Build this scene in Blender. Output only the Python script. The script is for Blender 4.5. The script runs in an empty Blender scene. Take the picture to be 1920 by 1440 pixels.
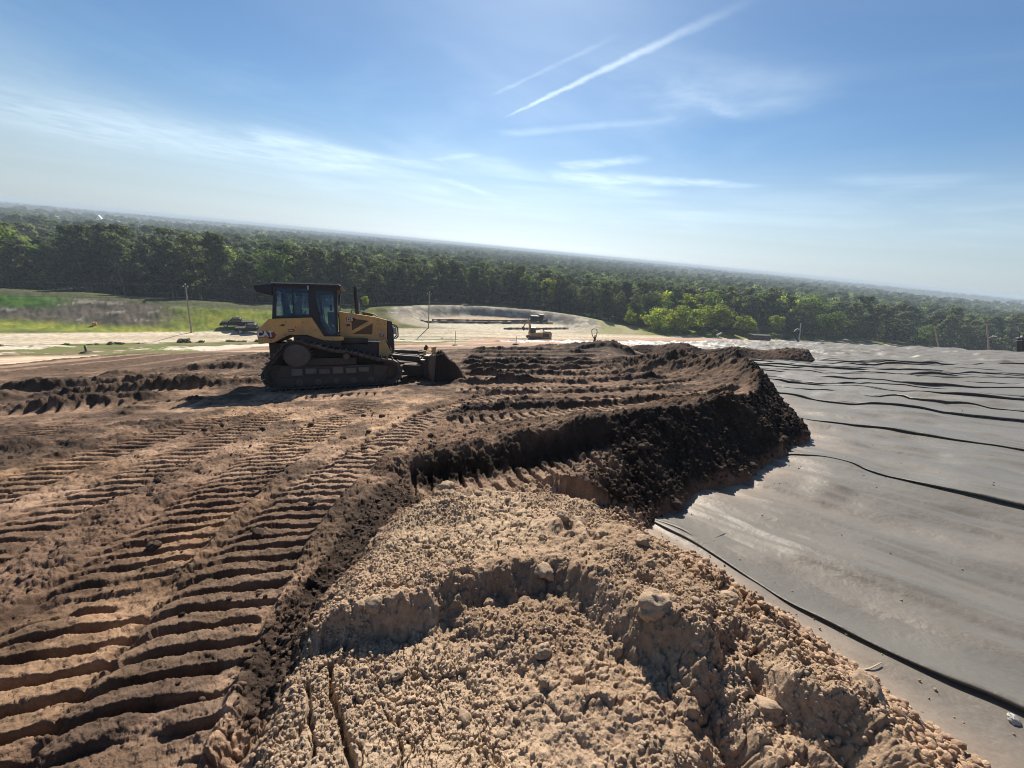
import bpy, bmesh, math, random
import numpy as np
from mathutils import Vector, Matrix, Euler, noise as mnoise

random.seed(7)
RNG = np.random.default_rng(11)
SC = bpy.context.scene
COL = SC.collection
R = math.radians

# ------------------------------------------------------------------ tagging
def tag(o, label=None, cat=None, group=None, kind=None):
    if label: o['label'] = label
    if cat: o['category'] = cat
    if group: o['group'] = group
    if kind: o['kind'] = kind
    return o

def empty(name, loc=(0, 0, 0), rz=0.0, label=None, cat=None, group=None, mat=None):
    o = bpy.data.objects.new(name, None)
    COL.objects.link(o)
    o.empty_display_size = 0.3
    if mat is not None:
        o.matrix_world = mat
    else:
        o.location = loc
        o.rotation_euler = (0, 0, rz)
    return tag(o, label, cat, group)

def link(name, me, mat=None, parent=None):
    o = bpy.data.objects.new(name, me)
    COL.objects.link(o)
    if mat is not None:
        me.materials.clear()
        for m in (mat if isinstance(mat, (list, tuple)) else [mat]):
            me.materials.append(m)
    if parent is not None:
        o.parent = parent
    return o

def copy_tree(o, parent=None):
    c = o.copy()
    COL.objects.link(c)
    c.parent = parent
    for ch in list(o.children):
        copy_tree(ch, c)
    return c

# ------------------------------------------------------------------ mesh building
class MB:
    def __init__(s):
        s.bm = bmesh.new()

    def _add(s, verts, faces):
        vs = [s.bm.verts.new(v) for v in verts]
        for f in faces:
            try:
                s.bm.faces.new([vs[i] for i in f])
            except ValueError:
                pass
        return vs

    def box(s, c, size, rot=None):
        hx, hy, hz = size[0] / 2, size[1] / 2, size[2] / 2
        M = (rot.to_matrix() if isinstance(rot, Euler) else rot) if rot is not None else Matrix.Identity(3)
        vs = []
        for z in (-hz, hz):
            for (x, y) in ((-hx, -hy), (hx, -hy), (hx, hy), (-hx, hy)):
                vs.append(Vector(c) + M @ Vector((x, y, z)))
        s._add(vs, [(3, 2, 1, 0), (4, 5, 6, 7), (0, 1, 5, 4), (1, 2, 6, 5), (2, 3, 7, 6), (3, 0, 4, 7)])
        return s

    def prism(s, prof, y0, y1, y0b=None, y1b=None):
        """polygon in x,z extruded from y0 to y1"""
        n = len(prof)
        vs = [(x, y0, z) for x, z in prof] + [(x, y1, z) for x, z in prof]
        fs = [tuple(range(n)), tuple(range(2 * n - 1, n - 1, -1))]
        for i in range(n):
            j = (i + 1) % n
            fs.append((j, i, n + i, n + j))
        s._add(vs, fs)
        return s

    def tube(s, pts, r, n=8, cap=True):
        pts = [Vector(p) for p in pts]
        rs = r if isinstance(r, (list, tuple)) else [r] * len(pts)
        rings = []
        up = None
        for i, p in enumerate(pts):
            if i == 0: t = pts[1] - p
            elif i == len(pts) - 1: t = p - pts[i - 1]
            else: t = (pts[i + 1] - p).normalized() + (p - pts[i - 1]).normalized()
            t.normalize()
            if up is None:
                up = Vector((0, 0, 1)) if abs(t.z) < 0.9 else Vector((1, 0, 0))
            a = t.cross(up).normalized()
            b = a.cross(t).normalized()
            up = b
            rings.append([s.bm.verts.new(p + (a * math.cos(q) + b * math.sin(q)) * rs[i])
                          for q in [2 * math.pi * k / n for k in range(n)]])
        for i in range(len(rings) - 1):
            for k in range(n):
                s.bm.faces.new((rings[i][k], rings[i][(k + 1) % n], rings[i + 1][(k + 1) % n], rings[i + 1][k]))
        if cap:
            s.bm.faces.new(rings[0][::-1])
            s.bm.faces.new(rings[-1])
        return s

    def lathe_y(s, c, prof, n=32):
        """profile of (radius, y) revolved round a line parallel to y through c"""
        cx, cy, cz = c
        rings = []
        for (r, y) in prof:
            rings.append([s.bm.verts.new((cx + r * math.cos(q), cy + y, cz + r * math.sin(q)))
                          for q in [2 * math.pi * k / n for k in range(n)]])
        for i in range(len(rings) - 1):
            for k in range(n):
                s.bm.faces.new((rings[i][k], rings[i][(k + 1) % n], rings[i + 1][(k + 1) % n], rings[i + 1][k]))
        s.bm.faces.new(rings[0][::-1])
        s.bm.faces.new(rings[-1])
        return s

    def build(s, name, mat, parent=None, bevel=0.0, smooth=None, segs=2):
        bm = s.bm
        bmesh.ops.recalc_face_normals(bm, faces=bm.faces[:])
        if bevel > 0:
            es = [e for e in bm.edges if len(e.link_faces) == 2 and e.calc_face_angle(0) > R(25)]
            try:
                bmesh.ops.bevel(bm, geom=es, offset=bevel, segments=segs, profile=0.6, affect='EDGES', clamp_overlap=True)
            except Exception:
                pass
        me = bpy.data.meshes.new(name)
        bm.to_mesh(me)
        bm.free()
        o = link(name, me, mat, parent)
        if smooth is not None:
            me.polygons.foreach_set('use_smooth', [True] * len(me.polygons))
            me.set_sharp_from_angle(angle=R(smooth))
        return o

def np_mesh(name, V, F, mat=None, parent=None, smooth=True, col=None, attrs=None):
    """V (n,3) ; F (m,k) quads or tris"""
    me = bpy.data.meshes.new(name)
    V = np.ascontiguousarray(V, np.float32)
    F = np.ascontiguousarray(F, np.int32)
    m, k = F.shape
    me.vertices.add(len(V))
    me.vertices.foreach_set('co', V.ravel())
    me.loops.add(m * k)
    me.loops.foreach_set('vertex_index', F.ravel())
    me.polygons.add(m)
    me.polygons.foreach_set('loop_start', np.arange(0, m * k, k, dtype=np.int32))
    me.polygons.foreach_set('loop_total', np.full(m, k, np.int32))
    me.update(calc_edges=True)
    if smooth:
        me.polygons.foreach_set('use_smooth', np.ones(m, bool))
    if col is not None:
        a = me.color_attributes.new('Col', 'FLOAT_COLOR', 'POINT')
        c = np.ones((len(V), 4), np.float32)
        c[:, :3] = col
        a.data.foreach_set('color', c.ravel())
    for nm, arr in (attrs or {}).items():
        a = me.attributes.new(nm, 'FLOAT', 'POINT')
        a.data.foreach_set('value', np.ascontiguousarray(arr, np.float32))
    return link(name, me, mat, parent)

def plate(name, outer, holes, y, t, mat, parent=None, flip=False):
    """flat sheet in the x,z plane with holes, thickness t centred on y"""
    cu = bpy.data.curves.new(name, 'CURVE')
    cu.dimensions = '2D'
    cu.fill_mode = 'BOTH'
    cu.extrude = t / 2
    for poly in [outer] + list(holes):
        sp = cu.splines.new('POLY')
        sp.points.add(len(poly) - 1)
        for p, (x, z) in zip(sp.points, poly):
            p.co = (x, z, 0, 1)
        sp.use_cyclic_u = True
    return curve_to_mesh(name, cu, Matrix.Translation((0, y, 0)) @ Matrix.Rotation(R(90), 4, 'X'), mat, parent)

def curve_to_mesh(name, cu, M, mat, parent=None):
    tmp = bpy.data.objects.new(name + '_tmp', cu)
    COL.objects.link(tmp)
    dg = bpy.context.evaluated_depsgraph_get()
    me = bpy.data.meshes.new_from_object(tmp.evaluated_get(dg))
    bpy.data.objects.remove(tmp)
    bpy.data.curves.remove(cu)
    me.transform(M)
    me.name = name
    return link(name, me, mat, parent)

def lettering(name, text, size, M, mat, parent=None, bold=0.0, depth=0.004, sx=1.0):
    cu = bpy.data.curves.new(name, 'FONT')
    cu.body = text
    cu.size = size
    cu.offset = bold
    cu.extrude = depth / 2
    cu.align_x = 'CENTER'
    cu.align_y = 'CENTER'
    cu.space_character = 1.0
    return curve_to_mesh(name, cu, M @ Matrix.Diagonal((sx, 1, 1, 1)), mat, parent)

# ------------------------------------------------------------------ numpy noise
def _hash(ix, iy, seed):
    h = (ix.astype(np.int64) * 374761393 + iy.astype(np.int64) * 668265263 + seed * 1442695041) & 0xFFFFFFFF
    h = ((h ^ (h >> 13)) * 1274126177) & 0xFFFFFFFF
    h = ((h ^ (h >> 16)) * 2246822519) & 0xFFFFFFFF
    h = h ^ (h >> 15)
    return (h & 0xFFFFFF).astype(np.float32) / np.float32(0xFFFFFF)

def vnoise(x, y, seed=0):
    ix = np.floor(x); iy = np.floor(y)
    fx = (x - ix).astype(np.float32); fy = (y - iy).astype(np.float32)
    ux = fx * fx * fx * (fx * (fx * 6 - 15) + 10)
    uy = fy * fy * fy * (fy * (fy * 6 - 15) + 10)
    a = _hash(ix, iy, seed); b = _hash(ix + 1, iy, seed)
    c = _hash(ix, iy + 1, seed); d = _hash(ix + 1, iy + 1, seed)
    return (a + (b - a) * ux) * (1 - uy) + (c + (d - c) * ux) * uy

def fbm(x, y, octv=4, seed=0, gain=0.5):
    s = 0; a = 1.0; t = 0
    for o in range(octv):
        s = s + a * (vnoise(x, y, seed + o * 17) * 2 - 1)
        t += a
        a *= gain
        x = x * 2.03 + 13.7; y = y * 2.03 - 7.1
    return s / t

def clods(x, y, cell, seed, rmin=0.3, rmax=0.62, dens=0.8, flat=1.0):
    """heap of rounded lumps: height in units of cell"""
    x = x / cell; y = y / cell
    ix = np.floor(x); iy = np.floor(y)
    h = np.zeros_like(x, np.float32)
    for dx in (-1, 0, 1):
        for dy in (-1, 0, 1):
            cx = ix + dx; cy = iy + dy
            px = cx + _hash(cx, cy, seed); py = cy + _hash(cx, cy, seed + 1)
            rr = rmin + (rmax - rmin) * _hash(cx, cy, seed + 2) ** 1.6
            ok = _hash(cx, cy, seed + 3) < dens
            an = _hash(cx, cy, seed + 4) * 3.14
            ex = 0.75 + 0.5 * _hash(cx, cy, seed + 5)
            ca = np.cos(an); sa = np.sin(an)
            qx = (x - px) * ca + (y - py) * sa
            qy = (-(x - px) * sa + (y - py) * ca) * ex
            q = np.sqrt(np.maximum(0, rr * rr - qx * qx - qy * qy)) * flat
            h = np.maximum(h, np.where(ok, q, 0))
    return h

def plates(x, y, cell, seed):
    """broken angular crust: per-cell height with a tilt (0..1) and distance to the nearest crack in cells"""
    x = x / cell; y = y / cell
    ix = np.floor(x); iy = np.floor(y)
    f1 = np.full(x.shape, 9.0); f2 = np.full(x.shape, 9.0); hv = np.zeros(x.shape)
    for dx in (-1, 0, 1):
        for dy in (-1, 0, 1):
            cx = ix + dx; cy = iy + dy
            qx = x - cx - _hash(cx, cy, seed); qy = y - cy - _hash(cx, cy, seed + 1)
            d = np.sqrt(qx * qx + qy * qy)
            h0 = _hash(cx, cy, seed + 2)
            h = h0 + 0.7 * (_hash(cx, cy, seed + 3) - .5) * qx + 0.7 * (_hash(cx, cy, seed + 4) - .5) * qy
            m = d < f1
            f2 = np.where(m, f1, np.minimum(f2, d))
            hv = np.where(m, h, hv)
            f1 = np.where(m, d, f1)
    return hv, f2 - f1

def smooth(a, b, x):
    t = np.clip((x - a) / (b - a), 0, 1)
    return t * t * (3 - 2 * t)

def poly_sd(x, y, P):
    """signed distance, positive inside"""
    P = np.asarray(P, np.float64)
    d = np.full(x.shape, 1e9)
    ins = np.zeros(x.shape, bool)
    n = len(P)
    for i in range(n):
        a = P[i]; b = P[(i + 1) % n]
        e = b - a
        t = np.clip(((x - a[0]) * e[0] + (y - a[1]) * e[1]) / max(e @ e, 1e-12), 0, 1)
        d = np.minimum(d, np.hypot(x - a[0] - t * e[0], y - a[1] - t * e[1]))
        c = ((a[1] > y) != (b[1] > y))
        xi = a[0] + (y - a[1]) / (e[1] if abs(e[1]) > 1e-12 else 1e-12) * e[0]
        ins ^= c & (x < xi)
    return np.where(ins, d, -d)

def resample(P, n):
    """smooth open polyline (Catmull-Rom) resampled to about n points"""
    P = [np.asarray(p, float) for p in P]
    P = [2 * P[0] - P[1]] + P + [2 * P[-1] - P[-2]]
    out = []
    k = max(2, n // (len(P) - 3))
    for i in range(1, len(P) - 2):
        for j in range(k):
            t = j / k
            p0, p1, p2, p3 = P[i - 1:i + 3]
            out.append(0.5 * (2 * p1 + (p2 - p0) * t + (2 * p0 - 5 * p1 + 4 * p2 - p3) * t * t + (3 * p1 - p0 - 3 * p2 + p3) * t ** 3))
    out.append(P[-2])
    return np.array(out)

def path_st(x, y, P):
    """arc length s and signed lateral distance t (left positive) to a polyline"""
    best = np.full(x.shape, 1e9); S = np.zeros(x.shape); T = np.zeros(x.shape)
    acc = 0.0
    for i in range(len(P) - 1):
        a = P[i]; e = P[i + 1] - a
        L = math.hypot(*e)
        u = e / L
        dx = x - a[0]; dy = y - a[1]
        s = dx * u[0] + dy * u[1]
        lat = -dx * u[1] + dy * u[0]
        sc = np.clip(s, 0, L)
        d = np.hypot(dx - sc * u[0], dy - sc * u[1])
        m = d < best
        best = np.where(m, d, best)
        S = np.where(m, acc + s, S)
        T = np.where(m, np.sign(lat) * d, T)
        acc += L
    return S, T, acc

# ------------------------------------------------------------------ materials
def new_mat(name):
    m = bpy.data.materials.new(name)
    m.use_nodes = True
    nt = m.node_tree
    return m, nt, nt.nodes['Principled BSDF']

def N(nt, kind, **kw):
    n = nt.nodes.new(kind)
    for k, v in kw.items():
        if k in n.inputs.keys() if hasattr(n.inputs, 'keys') else False:
            n.inputs[k].default_value = v
        else:
            setattr(n, k, v)
    return n

def noise_node(nt, scale, detail=4, rough=0.6, coord='Object', vec=None):
    t = nt.nodes.new('ShaderNodeTexNoise')
    t.inputs['Scale'].default_value = scale
    t.inputs['Detail'].default_value = detail
    t.inputs['Roughness'].default_value = rough
    if vec is None:
        tc = nt.nodes.new('ShaderNodeTexCoord')
        vec = tc.outputs[coord]
    nt.links.new(vec, t.inputs['Vector'])
    return t

def ramp(nt, fac, stops):
    r = nt.nodes.new('ShaderNodeValToRGB')
    el = r.color_ramp.elements
    while len(el) < len(stops):
        el.new(0.5)
    for e, (p, c) in zip(el, stops):
        e.position = p
        e.color = (*c, 1) if len(c) == 3 else c
    nt.links.new(fac, r.inputs['Fac'])
    return r

def mix_col(nt, fac, a, b, mode='MIX'):
    m = nt.nodes.new('ShaderNodeMix')
    m.data_type = 'RGBA'
    m.blend_type = mode
    for sock, v in ((m.inputs[0], fac), (m.inputs[6], a), (m.inputs[7], b)):
        if isinstance(v, bpy.types.NodeSocket):
            nt.links.new(v, sock)
        elif isinstance(v, (int, float)):
            sock.default_value = v
        else:
            sock.default_value = (*v, 1)
    return m.outputs[2]

def bump(nt, bs, height, strength=0.5, dist=0.02):
    b = nt.nodes.new('ShaderNodeBump')
    b.inputs['Strength'].default_value = strength
    b.inputs['Distance'].default_value = dist
    nt.links.new(height, b.inputs['Height'])
    nt.links.new(b.outputs['Normal'], bs.inputs['Normal'])

def paint(name, base, dirt=(0.16, 0.115, 0.08), rough=0.45, amount=0.5, scale=3.0, metal=0.0, spec=0.5, coat=0.0):
    """painted or bare metal with dust and mud in patches"""
    m, nt, bs = new_mat(name)
    n1 = noise_node(nt, scale, 6, 0.65)
    n2 = noise_node(nt, scale * 9, 4, 0.6)
    mx = nt.nodes.new('ShaderNodeMath'); mx.operation = 'MULTIPLY_ADD'
    nt.links.new(n2.outputs['Fac'], mx.inputs[0]); mx.inputs[1].default_value = 0.35
    nt.links.new(n1.outputs['Fac'], mx.inputs[2])
    lo = 0.95 - amount * 0.5
    rp = ramp(nt, mx.outputs[0], [(lo - 0.3, (0, 0, 0)), (lo + 0.15, (1, 1, 1))])
    c = mix_col(nt, rp.outputs['Color'], base, dirt)
    nt.links.new(c, bs.inputs['Base Color'])
    rr = nt.nodes.new('ShaderNodeMapRange')
    nt.links.new(rp.outputs['Color'], rr.inputs['Value'])
    rr.inputs['To Min'].default_value = rough
    rr.inputs['To Max'].default_value = 0.9
    nt.links.new(rr.outputs['Result'], bs.inputs['Roughness'])
    bs.inputs['Metallic'].default_value = metal
    bs.inputs['Specular IOR Level'].default_value = spec
    bump(nt, bs, n2.outputs['Fac'], 0.12, 0.01)
    return m
# ------------------------------------------------------------------ terrain
# origin = the photographer's eye; x right, y away, z up, metres
def S_(x, y): return -1.9066 + 0.0964 * x - 0.1919 * y          # worked soil layer on the hillside
LDROP = 0.951; K_ = 1.0865
def L_(x, y): return S_(x, y) - LDROP                             # sheet under the soil layer
BENCH = -21.0

def _k(P): return [(x * K_, y * K_) for x, y in P]
SOIL = [(3.2, -2)] + _k([(2.93, 1.47), (2.88, 1.81), (2.66, 2.49), (2.44, 2.87), (2.2, 3.45), (1.85, 3.98), (2.93, 5.07), (4.11, 5.72),
        (6.77, 7.88), (8.1, 10.46), (9.2, 13.2), (9.9, 17), (9.3, 21), (8.2, 24), (9.0, 27), (11.2, 30), (11.6, 34), (11, 38), (9, 44), (2, 50)]) + [
        (-12, 56), (-70, 66), (-70, -30), (3.4, -30)]
TANSOIL = _k([(-8, 37), (8, 36), (16, 35), (23, 33.5), (20, 41), (14, 50), (9, 55), (-6, 57)])
ROAD = resample([(-190, 5), (-130, 32), (-82, 57.5), (-52, 73.5), (-21.8, 91.0), (19, 104), (53, 115.5), (77, 122), (113, 132), (190, 148), (300, 160)], 40)
CREST = resample([(-170, 30), (-135, 55), (-105, 77), (-82.5, 82), (-62, 89), (-46, 100)], 25)
HAUL = resample([(-26, 2), (-27, 10), (-28.8, 19.5), (-31, 31), (-29.5, 41), (-21, 49), (-9, 55), (4, 58)], 30)
LIFT = resample([(-1.62, 4.45), (-0.40, 5.1), (1.33, 5.95), (3.66, 7.18), (5.85, 8.8), (7.4, 11.6), (8.6, 15.5)], 30)
TREE_X = [-900, -400, -200, -150, -118, -78, -45, -29, -4, 17, 34, 60, 100, 140, 200, 300, 900]
TREE_Y = [-500, -100, 22, 64, 89, 97, 112, 136, 146, 141, 123, 128, 139, 142, 130, 60, -300]
def Ytree(x): return np.interp(x, TREE_X, TREE_Y)
def edge_x(y): return 54.76 - (y - 42.05) * 0.18

DOZ_C = (-5.9356, 12.1301); DOZ_H = R(21.98)

def base_z(x, y):
    """hillside, bench, plain: no small relief"""
    l = L_(x, y)
    over = np.maximum(0, x - edge_x(y))
    l = l - 0.34 * over
    l = np.minimum(l, 5.0)
    k = 0.7
    d = l - BENCH
    z = BENCH + 0.5 * (d + np.sqrt(d * d + k * k))
    # left bank
    s, t, _ = path_st(x, y, CREST)
    hgt = 3.7 * np.interp(s, [0, 40, 75, 105, 135, 150], [3.7, 3.9, 3.6, 3.3, 2.4, 1.2]) / 3.7
    near = 1 - smooth(0.5, 15, -t); far = 1 - smooth(0, 22, t)
    z = z + np.where(y > 20, hgt * np.where(t < 0, near, far), 0)
    # basin
    dx = x + 5; dy = y - 114; a = R(14)
    u = (dx * math.cos(a) + dy * math.sin(a)) / 30; v = (-dx * math.sin(a) + dy * math.cos(a)) / 17
    e = np.hypot(u, v)
    farh = smooth(-0.55, 0.35, v)
    ring = np.where(e < 1, smooth(0.74, 1.0, e), 1 - smooth(1.0, 1.5, e))
    z = z + farh * ring * 1.7 - (1 - smooth(0.7, 0.9, e)) * 0.9
    # fall to the wooded plain
    beyond = y - Ytree(x)
    z = z - 5.0 * smooth(4, 60, beyond) - 3.0 * smooth(60, 500, beyond)
    # road and its ditch
    s, t, _ = path_st(x, y, ROAD)
    dit = smooth(-17, -8, t) * (1 - smooth(-4.5, -3.5, t)) * smooth(-4, 8, x) * (1 - smooth(62, 80, x)) * 1.9
    dit2 = np.exp(-((t + 7.5) / 2.2) ** 2) * (1 - smooth(-8, 4, x)) * 0.7
    z = z - dit - dit2
    m = 1 - smooth(3.9, np.where(t < 0, 5.6, 6.3), np.abs(t))
    z = z * (1 - m) + BENCH * m
    return z, e, u, v, s, t

ANG_F = np.radians(np.arange(-75, 75.0001, 0.1))
ANG_C = np.radians(np.arange(79, 281.1, 4.0))
ANG = np.concatenate([ANG_F, ANG_C])
def radii():
    r = [0.35]
    while r[-1] < 20000:
        q = r[-1]
        r.append(q * (1.0040 if q < 20 else 1.0046 if q < 45 else 1.008 if q < 160 else 1.05))
    return np.array(r)
RAD = radii()

def tracks(x, y, spec, rough):
    """prints of crawler tracks: stepped grouser marks along paths"""
    h = np.zeros_like(x); mask = np.zeros_like(x); dark = np.zeros_like(x)
    for (P, w, amp, pitch, hook, depth) in spec:
        P = resample(P, 14)
        x0, y0 = P.min(0) - w; x1, y1 = P.max(0) + w
        m = (x > x0) & (x < x1) & (y > y0) & (y < y1)
        if not m.any(): continue
        X = x[m]; Y = y[m]
        s, t, tot = path_st(X, Y, P)
        wob = 0.05 * fbm(X * 1.3, Y * 1.3, 2, 91)
        t = t + 0.4 * wob
        q = 2 * t / w
        inside = (1 - smooth(0.86, 1.02, np.abs(q))) * smooth(-0.2, 0.25, s) * (1 - smooth(tot - 0.25, tot + 0.2, s))
        br = vnoise(X * 1.5, Y * 1.5, 55 + int(w * 100)) * 0.6 + 0.4 * vnoise(X * 5, Y * 5, 77)
        ss = s + hook * 0.10 * np.maximum(0, q - 0.45) ** 2 * 6 + 0.014 * fbm(X * 2.2, Y * 2.2, 3, 31)
        u = (ss / pitch) % 1.0
        prof = np.where(u < 0.58, 1.0 - 0.12 * u, np.where(u < 0.72, 0.93 * (1 - smooth(0.58, 0.72, u)), np.where(u < 0.93, 0.0, (u - 0.93) / 0.07)))
        # gap between shoe plates and the smooth band under the rail
        vis = smooth(0.12, 0.42, br - (0.14 if abs(w - .78) < 1e-6 else 0)) * (0.75 + 0.5 * vnoise(X * 9, Y * 9, 12))
        ch = inside * (amp * (1.25 if Y.mean() < 5 else 1.6) * (prof - 0.5) * vis - depth)
        ridge = np.exp(-((np.abs(q) - 1.06) / 0.12) ** 2) * 0.015 * smooth(-0.2, 0.3, s) * (1 - smooth(tot - .3, tot, s)) * (0.4 + vnoise(X * 4, Y * 4, 5))
        h[m] += ch + ridge
        mask[m] = np.maximum(mask[m], inside)
        if abs(w - 0.78) < 1e-6: dark[m] = np.maximum(dark[m], inside * smooth(0.25, 0.5, br))
    return h, mask, dark

TRK = [  # path, width, relief, pitch, hooked end, depth
    ([(-2.22, 0.5), (-2.57, 1.6), (-2.90, 2.6), (-3.13, 3.6), (-3.38, 5.0), (-3.48, 6.5), (-3.55, 8.6)], 0.9, 0.062, 0.172, 1, 0.05),
    ([(-1.45, 0.6), (-1.8, 1.7), (-2.03, 2.8), (-2.12, 3.9), (-2.0, 5.2), (-1.6, 7.0), (-0.9, 8.6), (0.3, 10.0)], 0.78, 0.064, 0.172, 1, 0.06),
    ([(-4.6, 0.5), (-5.2, 2.0), (-5.75, 3.8), (-5.9, 5.2), (-5.8, 7.2)], 0.85, 0.055, 0.18, 1, 0.05),
    ([(-3.9, 1.2), (-4.4, 3.0), (-4.75, 5.2), (-5.0, 7.6)], 0.8, 0.055, 0.18, 1, 0.04),
    ([(-7.2, 2.2), (-7.8, 4.2), (-8.3, 6.4)], 0.9, 0.055, 0.19, 1, 0.04),
    ([(-9.8, 2.6), (-10.5, 4.5), (-11.0, 6.8)], 0.9, 0.055, 0.19, 1, 0.04),
    ([(-1.0, 6.5), (0.4, 7.0), (1.8, 7.6), (4.2, 8.9)], 0.75, 0.075, 0.21, 0, 0.04),
    ([(-1.3, 4.15), (-0.2, 4.5), (1.3, 5.3), (2.3, 5.9)], 0.75, 0.07, 0.21, 0, 0.04),
    ([(-1.0, 8.1), (1.5, 8.8), (4.7, 9.7), (6.3, 10.4)], 0.8, 0.06, 0.22, 0, 0.05),
    ([(-1.6, 10.3), (1.5, 10.8), (4.8, 11.6), (6.2, 12.2)], 0.8, 0.07, 0.23, 0, 0.06),
    ([(-2.0, 12.4), (2, 12.9), (5.5, 13.8)], 0.8, 0.07, 0.23, 0, 0.06),
    ([(-2.2, 14.4), (1.5, 14.8), (6.2, 15.6)], 0.8, 0.08, 0.25, 0, 0.06),
    ([(-2.4, 16.4), (2, 16.8), (6.8, 17.4)], 0.8, 0.08, 0.25, 0, 0.06),
    ([(-2.8, 18.4), (2, 18.6), (6.8, 19.2)], 0.8, 0.08, 0.27, 0, 0.06),
    ([(-3.2, 21.4), (2, 21.5), (6.7, 22)], 0.9, 0.09, 0.3, 0, 0.07),
    ([(-3.4, 24.2), (2, 24.2), (6.4, 24.6)], 0.9, 0.09, 0.32, 0, 0.07),
    ([(-16, 5.0), (-12, 6.6), (-8, 8.4), (-3.5, 9.6)], 0.85, 0.07, 0.22, 0, 0.05),
    ([(-18, 7.4), (-13, 9.2), (-9, 10.6)], 0.85, 0.07, 0.22, 0, 0.05),
    ([(-19, 10.5), (-14, 12.0), (-9.5, 13.2)], 0.85, 0.08, 0.24, 0, 0.05),
    ([(-20, 14.0), (-14, 15.5), (-9, 16.2)], 0.9, 0.08, 0.26, 0, 0.05),
    ([(-21, 17.5), (-14, 19), (-8, 19.5)], 0.9, 0.08, 0.28, 0, 0.05),
]
RIDGES = [  # small windrows left by the blade: path, half width, height
    ([(-13.2, 8.0), (-11.4, 9.5), (-10.0, 10.6), (-7.8, 12.0)], 0.42, 0.24),
    ([(-12.2, 6.0), (-10.9, 7.0), (-9.9, 8.0), (-9.0, 9.2)], 0.5, 0.25),
    ([(-15.5, 8.2), (-13.0, 10.4), (-10.5, 13.0)], 0.4, 0.22),
    ([(-15.0, 13), (-13.2, 15.5), (-11.8, 16.6)], 0.4, 0.28),
    ([(-8.7, 3.3), (-7.6, 4.3), (-7.0, 5.6)], 0.3, 0.16),
    ([(-1.3, 7.4), (1.5, 8.1), (4.8, 9.3), (6.2, 9.9)], 0.22, 0.15),
    ([(-1.6, 9.6), (1.8, 10.2), (5.2, 11.1)], 0.22, 0.14),
    ([(-1.9, 11.6), (2, 12.2), (5.6, 13.1)], 0.3, 0.24),
    ([(-2.0, 13.6), (2, 14.1), (6, 14.9)], 0.26, 0.2),
    ([(-2.2, 15.6), (2, 16.0), (6.6, 16.7)], 0.3, 0.24),
    ([(-2.5, 17.6), (2, 18.0), (6.9, 18.7)], 0.28, 0.22),
    ([(-2.8, 19.9), (2, 20.2), (6.9, 20.8)], 0.32, 0.26),
    ([(-3.0, 22.9), (2, 23.0), (6.4, 23.5)], 0.34, 0.26),
    ([(-3.4, 26.2), (2, 26.2), (6.5, 26.8)], 0.36, 0.28),
    ([(-3.4, 29.5), (2, 29.5), (7, 30.5)], 0.4, 0.3),
]
MOUNDS = [  # x, y, rx, ry, height
    (6.5, 15.2, 1.2, 0.9, 0.70), (7.6, 13.9, 0.9, 0.9, 0.55), (8.1, 12.4, 0.8, 0.9, 0.50), (5.0, 15.6, 1.3, 0.6, 0.40), (7.2, 10.6, 0.9, 0.7, 0.25), (8.4, 15.8, 0.9, 1.2, 0.4),
    (7.6, 31.0, 1.7, 1.2, 0.62), (5.2, 32.0, 1.8, 1.0, 0.42), (2.6, 33.0, 2.0, 0.9, 0.3), (9.2, 30.4, 1.0, 0.9, 0.4), (4.1, 7.9, 1.3, 0.5, 0.1),
    (-13.0, 21, 4, 2, 0.3)]
MND = [(-0.7, -1.0), (-0.94, 0.82), (-1.02, 1.15), (-1.11, 1.64), (-1.08, 2.1), (-0.97, 2.92), (-0.62, 3.42), (0.32, 3.6), (0.95, 3.15),
       (1.3, 2.5), (1.55, 1.85), (1.8, 1.3), (1.95, 0.8), (2.0, -1.0)]
TERR = [(-1.1, 1.5), (-0.75, 1.58), (-0.49, 1.64), (-0.28, 1.8), (-0.08, 1.84), (0.15, 1.98), (0.42, 2.02), (0.5, 2.05), (0.63, 1.75), (0.74, 1.52), (0.95, 1.42),
        (1.1, 1.2), (1.2, 0.5), (1, -1), (-1.2, -1)]
HOLL = [(1.16, 1.5), (1.36, 1.58), (1.36, 1.2), (1.55, 0.95), (1.35, 0.45), (0.85, 0.6), (0.8, 0.9), (0.98, 1.16)]
STRIP = [(-1.15, 1.1), (-1.42, 1.5), (-1.34, 2.3), (-1.46, 3.3), (-1.32, 4.3), (-0.95, 3.9), (-0.98, 3.42), (-1.09, 3.1), (-1.11, 1.95), (-1.02, 1.55), (-0.95, 1.2)]

c_ = lambda *a: np.array(a, np.float32)
C_TAN = c_(.355, .244, .170); C_MID = c_(.142, .091, .063); C_DARK = c_(.044, .031, .024); C_ORG = c_(.43, .28, .165)
C_ROAD = c_(.68, .57, .46); C_SAND = c_(.62, .54, .45); C_PINK = c_(.45, .30, .22)
C_GRASS = c_(.085, .12, .03); C_YGR = c_(.20, .21, .045); C_MULCH = c_(.15, .12, .098); C_FOR = c_(.045, .05, .022)

def lerp(a, b, t):
    return a + (b - a) * t[..., None]

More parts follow.
